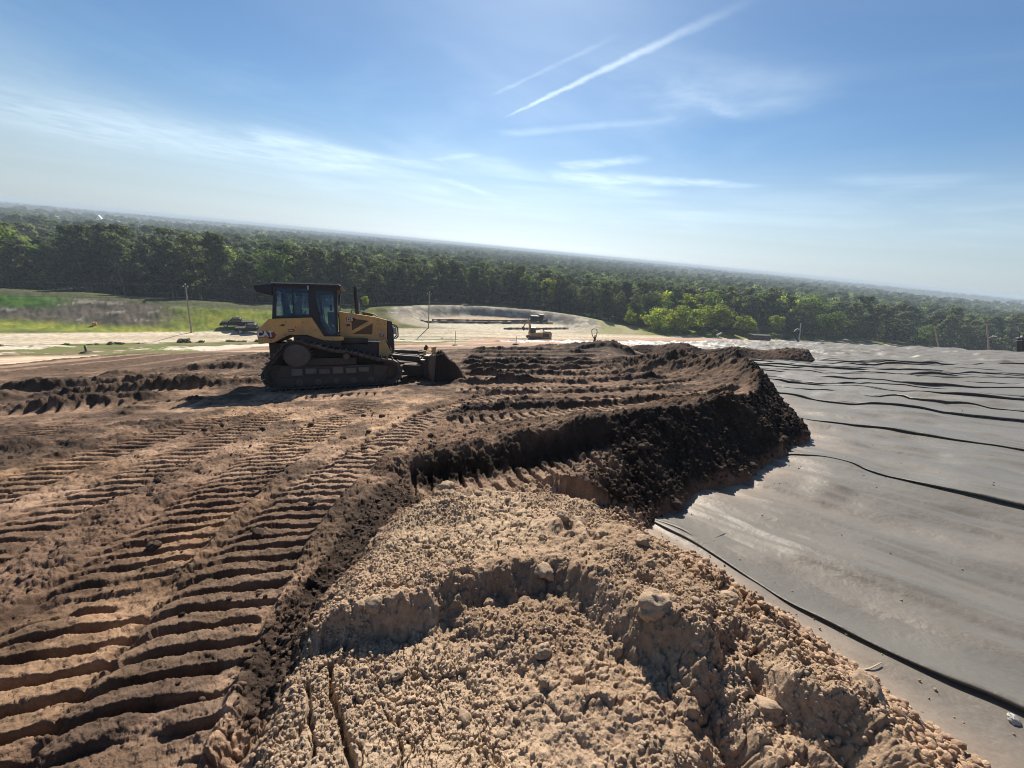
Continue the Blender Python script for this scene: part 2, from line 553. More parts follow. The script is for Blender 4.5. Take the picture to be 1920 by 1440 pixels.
def relief(x, y, r):
    """height and colour of the ground"""
    z, e, u, v, rs, rt = base_z(x, y)
    n0 = x.size
    col = np.empty((n0, 3), np.float32)
    rough = np.zeros(n0); dens = np.zeros(n0)
    n1 = fbm(x * 0.05, y * 0.05, 4, 3); n2 = fbm(x * 0.35, y * 0.35, 4, 5); n3 = fbm(x * 1.7, y * 1.7, 3, 9)
    # ---- everything beyond the works: plain, woods floor, bank, basin
    col[:] = lerp(np.broadcast_to(C_FOR, (n0, 3)), c_(.075, .078, .04), np.clip(0.5 + n1, 0, 1))
    far = np.hypot(x, y)
    beyond = y - Ytree(x)
    bench = (1 - smooth(0, 8, beyond)) * (far < 420)
    b_col = lerp(lerp(np.broadcast_to(C_YGR, (n0, 3)), C_GRASS, np.clip(0.5 + 1.6 * n2, 0, 1)), C_MID, np.clip(n1 * 2.0 - 0.15, 0, 1) * 0.6)
    col = lerp(col, b_col, bench)
    cs, ct, _ = path_st(x, y, CREST)
    bank = smooth(-19, -16, ct) * (1 - smooth(2, 8, ct)) * (x < -40) * (y > 20)
    g = np.clip(0.5 + 1.2 * n2 + 0.6 * n3, 0, 1)
    streak = vnoise(cs * 0.22, ct * 0.9, 71)
    mul = lerp(lerp(np.broadcast_to(c_(.165, .138, .112), (n0, 3)), c_(.085, .072, .060), g), c_(.40, .36, .31), smooth(0.80, 0.9, streak * 0.75 + 0.35 * g) * 0.75)
    up = smooth(-4.0, -2.2, ct + 1.0 * n2)
    gb = lerp(np.broadcast_to(c_(.07, .08, .035), (n0, 3)), c_(.10, .10, .06), g)
    bc = lerp(mul, gb, up)
    lush = smooth(-8.5, -7, ct + n2) * (1 - smooth(-4.0, -2.8, ct + n2)) * (1 - smooth(90, 97, cs + 2 * n2))
    bc = lerp(bc, c_(.07, .15, .025), lush)
    yg = np.maximum(smooth(108, 118, cs + 5 * n2) * (1 - smooth(-4.5, -2.0, ct + n2)), (1 - smooth(-14.0, -11.0, ct + 1.0 * n2)))
    bc = lerp(bc, lerp(np.broadcast_to(c_(.27, .27, .05), (n0, 3)), c_(.15, .20, .04), g), yg)
    bc = lerp(bc, c_(.05, .085, .03), smooth(128, 136, cs) * smooth(-8, -5, ct))
    col = lerp(col, bc, bank)
    z = z + bank * 0.25 * (n2 + 0.5 * n3)
    # basin
    inb = (1 - smooth(1.0, 1.12, e)) * (far < 260)
    ang = np.arctan2(v, u)
    strk = vnoise(ang * 14, e * 22, 8)
    slope_c = lerp(np.broadcast_to(c_(.27, .235, .21), (n0, 3)), c_(.52, .46, .39), smooth(0.45, 0.75, strk + 0.25 * n2))
    slope_c = lerp(slope_c, c_(.47, .39, .31), smooth(0.05, -0.35, v + 0.1 * n2) * 0.8)
    floor_c = lerp(np.broadcast_to(C_SAND, (n0, 3)), c_(.50, .36, .26), np.clip(smooth(0.1, 0.5, v) * 0.9, 0, 1))
    bcol = lerp(floor_c, slope_c, smooth(0.62, 0.80, e + 0.04 * n2))
    col = lerp(col, bcol, inb)
    outr = smooth(1.0, 1.1, e) * (1 - smooth(1.35, 1.6, e)) * (u > 0.2) * (far < 260)
    col = lerp(col, c_(.36, .33, .19), outr * 0.8)
    # near side of the road: scrub, sand, ditch
    hill = (1 - smooth(-5.5, -4.2, rt)) * (far < 300)
    scr = lerp(np.broadcast_to(c_(.12, .16, .035), (n0, 3)), c_(.20, .15, .10), np.clip(0.25 + 1.5 * n2, 0, 1))
    scr = lerp(scr, C_SAND, smooth(0.12, 0.3, fbm(x * 0.11, y * 0.2, 3, 44) + 0.25 * n3))
    col = lerp(col, scr, hill * (x < 2))
    z = z + hill * (x < -36) * 0.3 * n2
    grd = lerp(np.broadcast_to(C_PINK, (n0, 3)), c_(.36, .24, .17), np.clip(0.5 + 1.4 * fbm(x * .2, y * .8, 3, 12), 0, 1))
    col = lerp(col, grd, hill * smooth(-14, -4, x + 6 * n1))
    dit = np.exp(-((rt + 5.4) / 1.3) ** 2) * smooth(-6, 8, x) * (1 - smooth(62, 75, x))
    col = lerp(col, c_(.10, .092, .07), np.clip(dit * 1.6, 0, 1))  # ditch wall turned from the sun: shade painted in as a dark band
    # road
    rd = 1 - smooth(3.7, 4.6, np.abs(rt) + 0.25 * n3)
    col = lerp(col, lerp(np.broadcast_to(C_ROAD, (n0, 3)), c_(.47, .37, .28), np.clip(0.4 + 2 * fbm(rs * 0.02, rt * 1.6, 3, 2), 0, 1) * 0.7), rd)
    # ---- the hillside works
    w = np.where(far < 95)[0]
    X = x[w]; Y = y[w]; Rr = r[w]
    sd = poly_sd(X, Y, SOIL)
    sd = sd + 0.10 * fbm(X * 1.1, Y * 1.1, 3, 21) + 0.05 * fbm(X * 5, Y * 5, 2, 22)
    near = Y < 4.6
    wid = np.where(near, 1.65, np.where(Y > 24, 2.4, 0.9))
    th = smooth(-0.02, 1.0, np.clip(sd / wid, -0.02, 1.2) ** 1.0)
    th = np.where(sd > 0, 0.03 + 0.97 * np.where(near, np.clip(sd / wid, 0, 1) ** 1.0, np.clip(sd / wid, 0, 1) ** 0.95), 0)
    deep = 1 - smooth(30, 46, Y - 0.25 * X)
    deep = deep * (1 - smooth(33, 44, -X))
    insoil = (sd > 0) * deep
    T = LDROP * th * deep
    sb = poly_sd(X, Y, TANSOIL) + 0.5 * n2[w]
    Tb = 0.28 * smooth(0, 1.5, sb)
    T = np.maximum(T, Tb)
    out = (sd < 0.02) & (sb < 0) & (X > -4) & (Y < 75)
    Zw = np.zeros_like(X)
    core = smooth(0.0, 1.0, sd)                      # fades features out at the toe
    # lift edge in front of the dozed lanes
    ls, lt, ltot = path_st(X, Y, LIFT)
    front = smooth(-0.3, 0.6, ls) * (lt > -6) * (Y > 3.2) * (ls < ltot - 0.1)
    lw = 0.42 + 0.1 * n3[w]
    step = (-0.26 + 0.30 * smooth(-lw, 0.06, lt)) * front * (X > -1.8)
    rgt = smooth(0.7, 2.2, X) * front
    up_ = 0.20 * smooth(1.2, 3.6, ls) * front
    below = lt < 0.06
    lin = np.clip(sd, 0, 9) / (np.clip(sd, 0, 9) + np.maximum(-lt + 0.02, 1e-3))
    Ht = (LDROP + up_) * np.clip(lin, 0, 1) ** 0.92
    rb_ = rgt * below * (sd > 0)
    Zw += np.where(below, step * (1 - rgt), 0.04 * front * (1 - rgt)) * smooth(0.15, 0.9, sd)
    T = np.where(below, T * (1 - rb_) + Ht * rb_, T)
    Zw += np.where(below, up_ * (1 - rgt) * smooth(-0.35, 0.06, lt), up_ * np.exp(-((lt - 0.06) / 0.9) ** 2))
    T = np.where((lt >= 0.06) & (front > 0), np.maximum(T, LDROP * front * (sd > 0.0) * smooth(0, .9, sd)), T)
    Zw += 0.08 * np.exp(-((lt - 0.12) / 0.16) ** 2) * front * (0.6 + 0.6 * n3[w])
    # mound under the photographer
    sm = poly_sd(X, Y, MND) + 0.06 * fbm(X * 3, Y * 3, 3, 61)
    md = smooth(-0.12, 0.28, sm)
    Zw += 0.27 * md * smooth(0.1, 0.9, sd)
    st = poly_sd(X, Y, TERR) + 0.09 * fbm(X * 4, Y * 4, 4, 62)
    Zw -= 0.13 * smooth(-0.05, 0.12, st)
    Zw += 0.05 * np.exp(-((st + 0.09) / 0.08) ** 2) * md
    sh = poly_sd(X, Y, HOLL) + 0.08 * fbm(X * 5, Y * 5, 4, 63)
    Zw -= 0.14 * smooth(-0.06, 0.12, sh)
    ss = poly_sd(X, Y, STRIP) + 0.08 * fbm(X * 2.5, Y * 2.5, 3, 64)
    strip = smooth(-0.06, 0.08, ss)
    Zw -= 0.05 * strip
    _s, _t, _tt = path_st(X, Y, resample([(0.35, 2.75), (0.75, 2.3), (1.02, 1.85), (1.27, 1.4), (1.5, 1.0), (1.6, 0.4)], 12))
    brm = np.exp(-((_t + 0.05 * n3[w]) / 0.17) ** 2) * smooth(-0.1, 0.3, _s) * (Rr < 6)
    Zw += 0.10 * brm * smooth(0.2, 0.7, vnoise(X * 4, Y * 4, 91) * 0.7 + vnoise(X * 11, Y * 11, 92) * 0.5)
    for P, cw, cd in (([(-0.80, 1.36), (-0.72, 1.22), (-0.60, 1.06), (-0.50, 0.93), (-0.42, 0.80), (-0.30, 0.6)], 0.014, 0.07),
                      ([(-0.86, 1.25), (-0.78, 1.12), (-0.66, 0.95), (-0.58, 0.80)], 0.009, 0.045),
                      ([(-0.36, 1.1), (-0.3, 0.95), (-0.26, 0.8)], 0.007, 0.035)):
        q = Rr < 2.2
        _s, _t, _ = path_st(X[q] + 0.018 * fbm(X[q] * 14, Y[q] * 14, 3, 13), Y[q], np.array(P, float))
        Zw[q] -= cd * np.exp(-(np.abs(_t) / cw) ** 3)
    # windrows and piles
    rdg = np.zeros_like(X)
    for P, hw, hh in RIDGES:
        P = resample(P, 12)
        x0, y0 = P.min(0) - 2; x1, y1 = P.max(0) + 2
        q = (X > x0) & (X < x1) & (Y > y0) & (Y < y1)
        _s, _t, tot = path_st(X[q], Y[q], P)
        k = smooth(-0.4, 0.6, _s) * (1 - smooth(tot - 0.8, tot + 0.4, _s))
        _t = _t + 0.12 * fbm(X[q] * 1.2, Y[q] * 1.2, 3, 38)
        ww = np.where(_t > 0, hw * 1.5, hw * 0.42)
        rb = k * np.exp(-(_t / ww) ** 2) * (0.45 + 1.1 * vnoise(X[q] * 0.9, Y[q] * 0.9, 37))
        Zw[q] += (0.62 if hh < .33 and P[:, 0].mean() > -5 else 0.85) * hh * rb
        rdg[q] = np.maximum(rdg[q], rb)
    pile = np.zeros_like(X)
    for (mx, my, rx, ry, hh) in MOUNDS:
        b = np.exp(-((X - mx) / rx) ** 2 - ((Y - my) / ry) ** 2)
        Zw += hh * b * smooth(0, 1.3, sd); pile = np.maximum(pile, b)
    # dozer stands on a pressed flat
    dx = X - DOZ_C[0]; dy = Y - DOZ_C[1]
    du = dx * math.cos(DOZ_H) + dy * math.sin(DOZ_H); dv = -dx * math.sin(DOZ_H) + dy * math.cos(DOZ_H)
    flat = (1 - smooth(2.0, 2.5, np.abs(du))) * (1 - smooth(1.5, 1.9, np.abs(dv)))
    # prints
    tk, tmask, tdark = tracks(X, Y, TRK, None)
    free = (1 - md) * (1 - strip * 0.8) * smooth(0.1, 0.5, sd)
    Zw += tk * free
    # clod cover
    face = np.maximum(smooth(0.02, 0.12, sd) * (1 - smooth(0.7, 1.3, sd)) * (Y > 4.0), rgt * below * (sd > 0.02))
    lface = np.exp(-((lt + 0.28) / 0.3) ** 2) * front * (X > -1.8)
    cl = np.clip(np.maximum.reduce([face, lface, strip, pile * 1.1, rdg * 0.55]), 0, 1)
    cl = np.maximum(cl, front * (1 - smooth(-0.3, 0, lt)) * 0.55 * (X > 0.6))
    loose = np.clip(smooth(0.02, 0.35, n2[w] + 0.4 * n3[w]) * 0.75 * (1 - tmask * 0.75), 0, 1) * insoil
    loose = loose * np.where((Y < 4.5) & (X < -1.2), 0.5, 1.0)
    loose = np.maximum(loose, np.exp(-((lt - 0.12) / 0.16) ** 2) * front * 0.6)
    def lumps(cell, seed, lim, **kw):
        o = np.zeros_like(X)
        q = Rr < lim
        xx = X[q]; yy = Y[q]
        wx = xx + 0.55 * cell * fbm(xx / cell * 1.1, yy / cell * 1.1, 2, seed + 51)
        wy = yy + 0.55 * cell * fbm(xx / cell * 1.1, yy / cell * 1.1, 2, seed + 52)
        o[q] = clods(wx, wy, cell, seed, **kw) * cell
        return o
    def billow(f, lim, seed, octv=3):
        o = np.zeros_like(X)
        q = Rr < lim
        xx = X[q] * f; yy = Y[q] * f; t_ = 0; a_ = 1; tot_ = 0
        for k_ in range(octv):
            t_ = t_ + a_ * np.abs(vnoise(xx, yy, seed + k_) * 2 - 1); tot_ += a_
            a_ *= 0.55; xx = xx * 2.1 + 3.1; yy = yy * 2.1 + 1.7
        o[q] = t_ / tot_ - 0.33
        return o
    big = lumps(0.30, 201, 45, rmin=0.2, rmax=0.55, dens=0.6)
    med = lumps(0.15, 211, 34, rmin=0.25, rmax=0.6, dens=0.75)
    sml = lumps(0.07, 221, 16, rmin=0.22, rmax=0.62, dens=0.75)
    tin = lumps(0.034, 231, 7, rmin=0.22, rmax=0.62, dens=0.8)
    mic = lumps(0.016, 241, 3.4, rmin=0.25, rmax=0.62, dens=0.9)
    b1 = billow(2.3, 45, 601); b2 = billow(6.0, 18, 611); b3 = billow(15.0, 8, 621); b4 = billow(34.0, 3.4, 631)
    gr = fbm(X * 9, Y * 9, 3, 301); gr2 = fbm(X * 34, Y * 34, 2, 302) * (Rr < 8)
    pq = np.maximum(poly_sd(X, Y, [(-.95, 2.15), (-.9, 2.95), (-.35, 3.2), (.2, 2.95), (.32, 2.45), (-.1, 2.12), (-.6, 2.0)]), poly_sd(X, Y, [(-.80, 1.38), (-.25, 1.5), (.12, 1.2), (.2, .8), (0, .3), (-.75, .3)]))
    smoothpatch = smooth(-0.10, 0.10, pq + 0.22 * fbm(X * 2.6, Y * 2.6, 3, 333))
    skirt = smooth(0.0, 0.05, sd) * (Y < 4.6) * smooth(0.2, 0.9, X) * (1 - md)
    mk = np.clip(md * (1 - 0.7 * smoothpatch) + skirt, 0, 1)
    pw = lambda c_s: (X + 0.30 * c_s * fbm(X / c_s * 1.6, Y / c_s * 1.6, 3, 81), Y + 0.30 * c_s * fbm(X / c_s * 1.6, Y / c_s * 1.6, 3, 82))
    def plate(c_s, seed, lim):
        hv = np.zeros_like(X); ed = np.ones_like(X); q = Rr < lim
        ax_, ay_ = pw(c_s); hv[q], ed[q] = plates(ax_[q], ay_[q], c_s, seed)
        return hv, ed
    p1, e1 = plate(0.17, 801, 20); p2, e2 = plate(0.075, 811, 10); p3, e3 = plate(0.033, 821, 5); p4, e4 = plate(0.015, 831, 2.6)
    crk = lambda e_, w_: 1 - smooth(0, w_, e_)
    rugged = smooth(0.35, 0.65, vnoise(X * 2.3, Y * 2.3, 14))
    edge_r = np.clip(skirt + smooth(0.75, 1.15, X - 0.18 * (Y - 1)), 0, 1)
    rug = np.clip(0.35 + 0.5 * rugged + 0.6 * edge_r, 0, 1.2)
    Zw += mk * rug * (0.030 * p1 + 0.019 * p2 + 0.008 * p3 + 0.0025 * p4 - 0.016 * crk(e1, .16) - 0.008 * crk(e2, .18) - 0.003 * crk(e3, .2))
    Zw += mk * (0.045 * b2 + 0.024 * b3 + 0.010 * b4 + 0.26 * med * rugged * edge_r + 0.20 * sml * rugged + 0.14 * tin + 0.22 * mic)
    Zw += md * smoothpatch * (0.010 * b2 + 0.006 * b3 + 0.006 * b4 + 0.004 * gr2 + 0.014 * p1 + 0.007 * p2 + 0.003 * p3 - 0.022 * crk(e1, .07) - 0.011 * crk(e2, .10) - 0.005 * crk(e3, .14) + 0.2 * mic)
    Zw += 0.05 * md * fbm(X * 1.6, Y * 1.6, 3, 71)
    # fine cracks in the pressed part of the mound
    vc = np.abs(fbm(X * 8, Y * 8, 3, 401)); Zw -= md * smoothpatch * 0.03 * (1 - smooth(0, 0.035, vc)) * (Rr < 6)
    cl = cl * (1 - skirt)
    cs_ = cl * (1 - 0.55 * strip)
    fr_ = 1 + 1.3 * smooth(8, 13, Rr)
    Zw += cs_ * fr_ * (0.12 * big + 0.20 * med + 0.32 * sml + 0.45 * tin + 0.12 * b1 + 0.07 * b2 + 0.04 * b3 + 0.05 * p1 + 0.04 * p2 + 0.018 * p3)
    nk = (1 - md) * (1 - cl) * core
    hard = nk * (1 - 0.65 * tmask) * np.where(X < -1.2, 0.65, 1.0)
    Zw += hard * (0.075 * b1 + 0.05 * b2 + 0.03 * b3 + 0.014 * b4 + 0.035 * p1 + 0.028 * p2 + 0.014 * p3 + 0.005 * p4 - 0.02 * crk(e2, .2))
    Zw += nk * tmask * (0.006 * b2 + 0.005 * b3 + 0.003 * b4 + 0.004 * p2 + 0.003 * p3 + 0.002 * p4)
    Zw += nk * (0.25 + 0.75 * loose) * (0.45 * big * loose + 0.65 * med * loose + 0.7 * sml * (0.3 + loose) + 0.6 * tin * (0.3 + loose))
    Zw += core * (0.05 * n2[w] + 0.03 * n3[w] * (1 - tmask * .85) + 0.006 * gr + 0.004 * gr2)
    Zw = Zw * deep
    Zw = Zw * (1 - flat) + (-0.03 + 0.03 * gr) * flat
    # far part of the hillside gets soft swirls of wheel marks
    hs, ht, _ = path_st(X, Y, HAUL)
    hl = (1 - smooth(2.3, 3.2, np.abs(ht + 0.3 * n2[w]))) * (Y > 8)
    Zw -= 0.25 * hl * deep
    sw = fbm(hs * 0.15, ht * 1.2, 3, 17)
    swm = (1 - smooth(10, 14, np.abs(ht))) * smooth(34, 42, Y + 0) * (1 - smooth(60, 66, Y))
    Zw += 0.18 * sw * swm
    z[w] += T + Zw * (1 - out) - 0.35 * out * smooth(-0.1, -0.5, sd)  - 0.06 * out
    # ---- colours of the works
    cw = lerp(np.broadcast_to(C_TAN, (len(X), 3)), C_MID, np.clip(0.72 + 1.0 * n2[w] + 0.6 * n3[w], 0, 1))
    cw = lerp(cw, C_ORG, smooth(0.1, 0.45, fbm(X * 0.5, Y * 0.5, 3, 77)) * 0.28 * (X < -0.8))
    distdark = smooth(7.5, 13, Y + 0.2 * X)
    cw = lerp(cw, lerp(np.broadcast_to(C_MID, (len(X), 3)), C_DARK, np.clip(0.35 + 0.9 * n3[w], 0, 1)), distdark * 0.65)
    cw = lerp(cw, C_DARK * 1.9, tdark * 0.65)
    loosed = smooth(0.3, 0.75, loose + 0.3 * n3[w])
    cw = lerp(cw, C_DARK * 1.3, loosed * 0.85)
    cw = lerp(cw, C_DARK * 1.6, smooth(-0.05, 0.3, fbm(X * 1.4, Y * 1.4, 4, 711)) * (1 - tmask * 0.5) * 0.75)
    lay = front * smooth(0.0, 0.5, lt) * (X > -1.5)
    cw = lerp(cw, lerp(np.broadcast_to(c_(.20, .13, .09), (len(X), 3)), C_DARK * 1.2, np.clip(0.38 + 1.1 * n2[w] + 0.5 * n3[w], 0, 1)), lay * (1 - 0.45 * tmask))
    cw = lerp(cw, c_(.33, .23, .165), tmask * (X > -2.5) * (lt > -1.2) * 0.6)
    cw = lerp(cw, C_DARK * np.where(np.maximum(face, lface) > .4, .62, 1.0)[:, None], np.clip(cl * 1.05, 0, 1))  # bank face goes darker than plain dark soil: its shade put into the colour
    tanq = front * (1 - smooth(-0.8, -0.4, lt)) * (X < 1.9) * smooth(0.5, 1.1, sd)
    cw = lerp(cw, c_(.27, .185, .13), tanq * 0.8)
    brn = pile * (X < 7.4) * (Y < 20) * smooth(-0.1, 0.4, n3[w])
    cw = lerp(cw, c_(.15, .085, .05), brn * 0.6)
    skm = np.clip(md + skirt, 0, 1)
    mcol = lerp(lerp(np.broadcast_to(c_(.405, .295, .205), (len(X), 3)), c_(.275, .192, .130), np.clip(0.5 + 1.3 * n3[w], 0, 1)), c_(.44, .335, .235), smoothpatch * 0.7)
    cw = lerp(cw, mcol, skm)
    cw = lerp(cw, lerp(np.broadcast_to(C_DARK, (len(X), 3)), C_MID, smooth(0.1, 0.5, n3[w] + 0.4 * gr) * 0.5), strip * (1 - md) * 0.95)
    redtoe = smooth(0.0, 0.03, sd) * (1 - smooth(0.05, 0.22, sd)) * (Y > 4.0)
    cw = lerp(cw, c_(.22, .125, .08), redtoe * 0.8)
    cw = lerp(cw, C_DARK * 1.2, np.clip(rdg * 1.0, 0, 1) * 0.5)
    cvar = np.clip(1 + 0.55 * fbm(X * 3.3, Y * 3.3, 4, 741) + 0.30 * gr, .45, 1.7)
    gcol = cw * np.where(skm > .5, 1 + 0.16 * gr, cvar)[:, None]
    # left flank and haul track
    lf = smooth(13, 20, -X + 0.25 * Y - 5)
    gcol = lerp(gcol, lerp(np.broadcast_to(c_(.115, .075, .052), (len(X), 3)), c_(.30, .21, .15), smooth(0.62, 0.8, vnoise(hs * 0.06, ht * 0.9, 19))), lf)
    gcol = lerp(gcol, lerp(np.broadcast_to(c_(.66, .52, .385), (len(X), 3)), c_(.50, .37, .265), np.clip(.5 + 2 * fbm(hs * .05, ht * 1.5, 2, 7), 0, 1)), hl)
    swc = lerp(np.broadcast_to(c_(.22, .145, .105), (len(X), 3)), c_(.40, .29, .21), smooth(-0.1, 0.35, sw))
    gcol = lerp(gcol, swc, swm * (1 - hl * .7))
    tanb = smooth(0, 1.0, sb) * (1 - (sd > 0.3))
    gcol = lerp(gcol, lerp(np.broadcast_to(C_PINK, (len(X), 3)), c_(.36, .235, .165), np.clip(.5 + 1.5 * fbm(X * .15, Y * .7, 3, 29), 0, 1)), tanb)
    wmix = np.clip(np.maximum(insoil, tanb), 0, 1)
    wmix = np.maximum(wmix, hl * (Y < 60)); wmix = np.maximum(wmix, swm * (X < 4))
    wmix = np.where(-X > 33 + 0.02 * Y, np.minimum(wmix, 1 - smooth(0, 3, -X - 33)), wmix)
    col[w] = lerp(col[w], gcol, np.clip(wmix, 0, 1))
    outc = out.astype(float)
    col[w] = lerp(col[w], c_(.2, .14, .1), outc)
    return z, col, dict(e=e, rt=rt, bank=bank, beyond=beyond, far=far)

def make_ground():
    nr, na = len(RAD), len(ANG)
    RR, AA = np.meshgrid(RAD, ANG, indexing='ij')
    x = (RR * np.sin(AA)).ravel(); y = (RR * np.cos(AA)).ravel(); r = RR.ravel()
    z, col, zz = relief(x, y, r)
    V = np.stack([x, y, z], 1)
    i = np.arange(nr - 1)[:, None]; j = np.arange(na)[None, :]
    j2 = (j + 1) % na
    F = np.stack([(i * na + j) + 0 * j2, (i * na + j2), ((i + 1) * na + j2), ((i + 1) * na + j)], -1).reshape(-1, 4)
    def fm(a): return a[F].mean(1)
    fe = fm(zz['e']); frt = fm(np.abs(zz['rt'])); fb = fm(zz['bank']); fbey = fm(zz['beyond']); ffar = fm(zz['far'])
    zone = np.zeros(len(F), int)                         # 0 ground
    zone[(fbey > 2) | (ffar > 420)] = 4                  # plain
    zone[(fb > 0.5)] = 2                                 # grass bank
    zone[(fe < 1.28) & (ffar < 260) & (frt > 4.0)] = 3   # basin
    zone[(frt < 4.0) & (ffar < 420)] = 1                 # road
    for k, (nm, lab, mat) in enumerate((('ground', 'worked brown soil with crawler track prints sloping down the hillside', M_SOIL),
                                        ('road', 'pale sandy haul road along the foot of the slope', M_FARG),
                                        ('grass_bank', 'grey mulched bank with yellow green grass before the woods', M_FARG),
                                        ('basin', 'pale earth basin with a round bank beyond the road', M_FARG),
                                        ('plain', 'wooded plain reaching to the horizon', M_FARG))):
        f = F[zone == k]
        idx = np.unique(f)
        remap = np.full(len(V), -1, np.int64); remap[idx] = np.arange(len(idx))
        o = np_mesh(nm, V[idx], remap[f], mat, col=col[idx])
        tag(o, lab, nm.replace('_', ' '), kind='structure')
    return V, z

def soil_material():
    m, nt, bs = new_mat('soil')
    at = nt.nodes.new('ShaderNodeAttribute'); at.attribute_name = 'Col'
    n1 = noise_node(nt, 22, 5, 0.65); n2 = noise_node(nt, 110, 4, 0.7)
    r1 = ramp(nt, n1.outputs['Fac'], [(0.25, (.70, .69, .68)), (0.75, (1.28, 1.27, 1.25))])
    r2 = ramp(nt, n2.outputs['Fac'], [(0.25, (.78, .78, .78)), (0.75, (1.22, 1.21, 1.2))])
    c = mix_col(nt, 1.0, at.outputs['Color'], r1.outputs['Color'], 'MULTIPLY')
    c = mix_col(nt, 1.0, c, r2.outputs['Color'], 'MULTIPLY')
    nt.links.new(c, bs.inputs['Base Color'])
    bs.inputs['Roughness'].default_value = 0.95
    bs.inputs['Specular IOR Level'].default_value = 0.12
    ad = nt.nodes.new('ShaderNodeMath'); ad.operation = 'MULTIPLY_ADD'
    nt.links.new(n2.outputs['Fac'], ad.inputs[0]); ad.inputs[1].default_value = 0.35
    nt.links.new(n1.outputs['Fac'], ad.inputs[2])
    bump(nt, bs, ad.outputs[0], 0.9, 0.018)
    return m

def far_ground_material():
    m, nt, bs = new_mat('far_ground')
    at = nt.nodes.new('ShaderNodeAttribute'); at.attribute_name = 'Col'
    n1 = noise_node(nt, 0.9, 6, 0.7); n2 = noise_node(nt, 0.012, 6, 0.65)
    r1 = ramp(nt, n1.outputs['Fac'], [(0.3, (.72, .72, .72)), (0.7, (1.25, 1.24, 1.22))])
    r2 = ramp(nt, n2.outputs['Fac'], [(0.3, (.7, .75, .7)), (0.7, (1.2, 1.2, 1.1))])
    c = mix_col(nt, 1.0, at.outputs['Color'], r1.outputs['Color'], 'MULTIPLY')
    c = mix_col(nt, 1.0, c, r2.outputs['Color'], 'MULTIPLY')
    nt.links.new(c, bs.inputs['Base Color'])
    bs.inputs['Roughness'].default_value = 0.95
    bs.inputs['Specular IOR Level'].default_value = 0.08
    bump(nt, bs, n1.outputs['Fac'], 0.5, 0.25)
    return m

M_SOIL = soil_material(); M_FARG = far_ground_material()
GV, GZ = make_ground()
def ground_z(x, y):
    z, _, _ = relief(np.array([float(x)]), np.array([float(y)]), np.array([math.hypot(x, y)]))
    return float(z[0])

# ------------------------------------------------------------------ liner sheet
FOLDS = [  # path, height, near-side width, far-side width
    ([(1.75, 4.55), (2.06, 4.12), (2.45, 3.6), (2.84, 2.88), (3.15, 2.34), (3.35, 2.06), (3.62, 1.8), (4.1, 1.2), (4.5, 0.5)], 0.048, 0.022, 0.34),
    ([(5.3, 6.95), (5.73, 6.75), (6.2, 6.45), (6.45, 5.79), (6.82, 5.1), (7.21, 4.63), (8, 3.6)], 0.055, 0.022, 0.4),
    ([(7.5, 10.6), (8.01, 10.32), (8.68, 9.7), (9.35, 9.2), (9.75, 8.5), (10.05, 8.0), (10.58, 7.28), (11.5, 6)], 0.07, 0.03, 0.5),
    ([(9.0, 14.6), (9.69, 14.2), (10.5, 13.6), (11.1, 12.6), (12.1, 11.9), (12.8, 11.4), (13.2, 10.7), (14.06, 10.02), (15.5, 8.4)], 0.08, 0.04, 0.6),
    ([(10.5, 19.2), (11.74, 18.2), (12.6, 16.9), (13.6, 16.3), (14.4, 15.5), (15.2, 14.7), (16.0, 13.9), (16.7, 13.2), (17.4, 12.4), (19, 10.8)], 0.09, 0.05, 0.7),
    ([(9.5, 23.5), (11.5, 22.6), (13.33, 21.2), (15.15, 20.0), (16.4, 19.2), (18.0, 18.4), (18.9, 17.4), (20.9, 15.6), (23, 13.4)], 0.11, 0.06, 0.8),
    ([(13, 26.6), (15.97, 24.4), (17.6, 22.6), (19.51, 21.0), (22.0, 19.6), (24.3, 18.0), (27, 15.6)], 0.12, 0.07, 0.9),
    ([(14.5, 28.6), (18.5, 25.6), (21, 24.4), (24.5, 22.0), (27, 20.8), (30, 18)], 0.12, 0.08, 0.9),
    ([(22, 28.0), (25.5, 25.8), (28, 24.6), (31, 22.2), (34, 20)], 0.13, 0.09, 1.0),
    ([(24, 30.4), (28.0, 28.0), (31, 26.4), (34.5, 24.2), (38, 22)], 0.13, 0.1, 1.0),
]
FOLDS = [(_k(P_), h_ * 1.05, a_, b_) for (P_, h_, a_, b_) in FOLDS]
_more = []
for a_, b_ in ((3, 4), (4, 5), (5, 6), (6, 7), (7, 8)):
    A_ = resample(FOLDS[a_][0], 12); B_ = resample(FOLDS[b_][0], 12); m_ = min(len(A_), len(B_))
    _more.append(([tuple(A_[q_] * .5 + B_[q_] * .5 + 0.25 * np.array([math.sin(q_ * 1.9 + a_), math.cos(q_ * 1.3)])) for q_ in range(0, m_)], FOLDS[a_][1] * .8, .04, FOLDS[a_][3] * .8))
FOLDS += _more
SOFT = [([(2.7, 5.3), (3.04, 4.81), (3.45, 4.03), (3.89, 3.4), (4.3, 3.0), (4.65, 2.61), (5.4, 1.7)], 0.02, 0.12, 0.6),
        ([(3.6, 5.2), (4.4, 4.6), (5.0, 3.9), (5.6, 3.1)], 0.02, 0.2, 0.4), ([(6.2, 8.0), (7.3, 7.2), (8.2, 6.2), (8.8, 5.2)], 0.03, 0.25, 0.5),
        ([(4.8, 6.0), (5.6, 5.2), (6.1, 4.4), (6.6, 3.6)], 0.025, 0.2, 0.4)]
SOFT = [(_k(P_), h_, a_, b_) for (P_, h_, a_, b_) in SOFT]
LIN_A = np.radians(np.arange(-12, 82, 0.09))
def lin_r():
    r = [1.2]
    while r[-1] < 86:
        q = r[-1]; r.append(q * (1.0036 if q < 14 else 1.0042))
    return np.array(r)

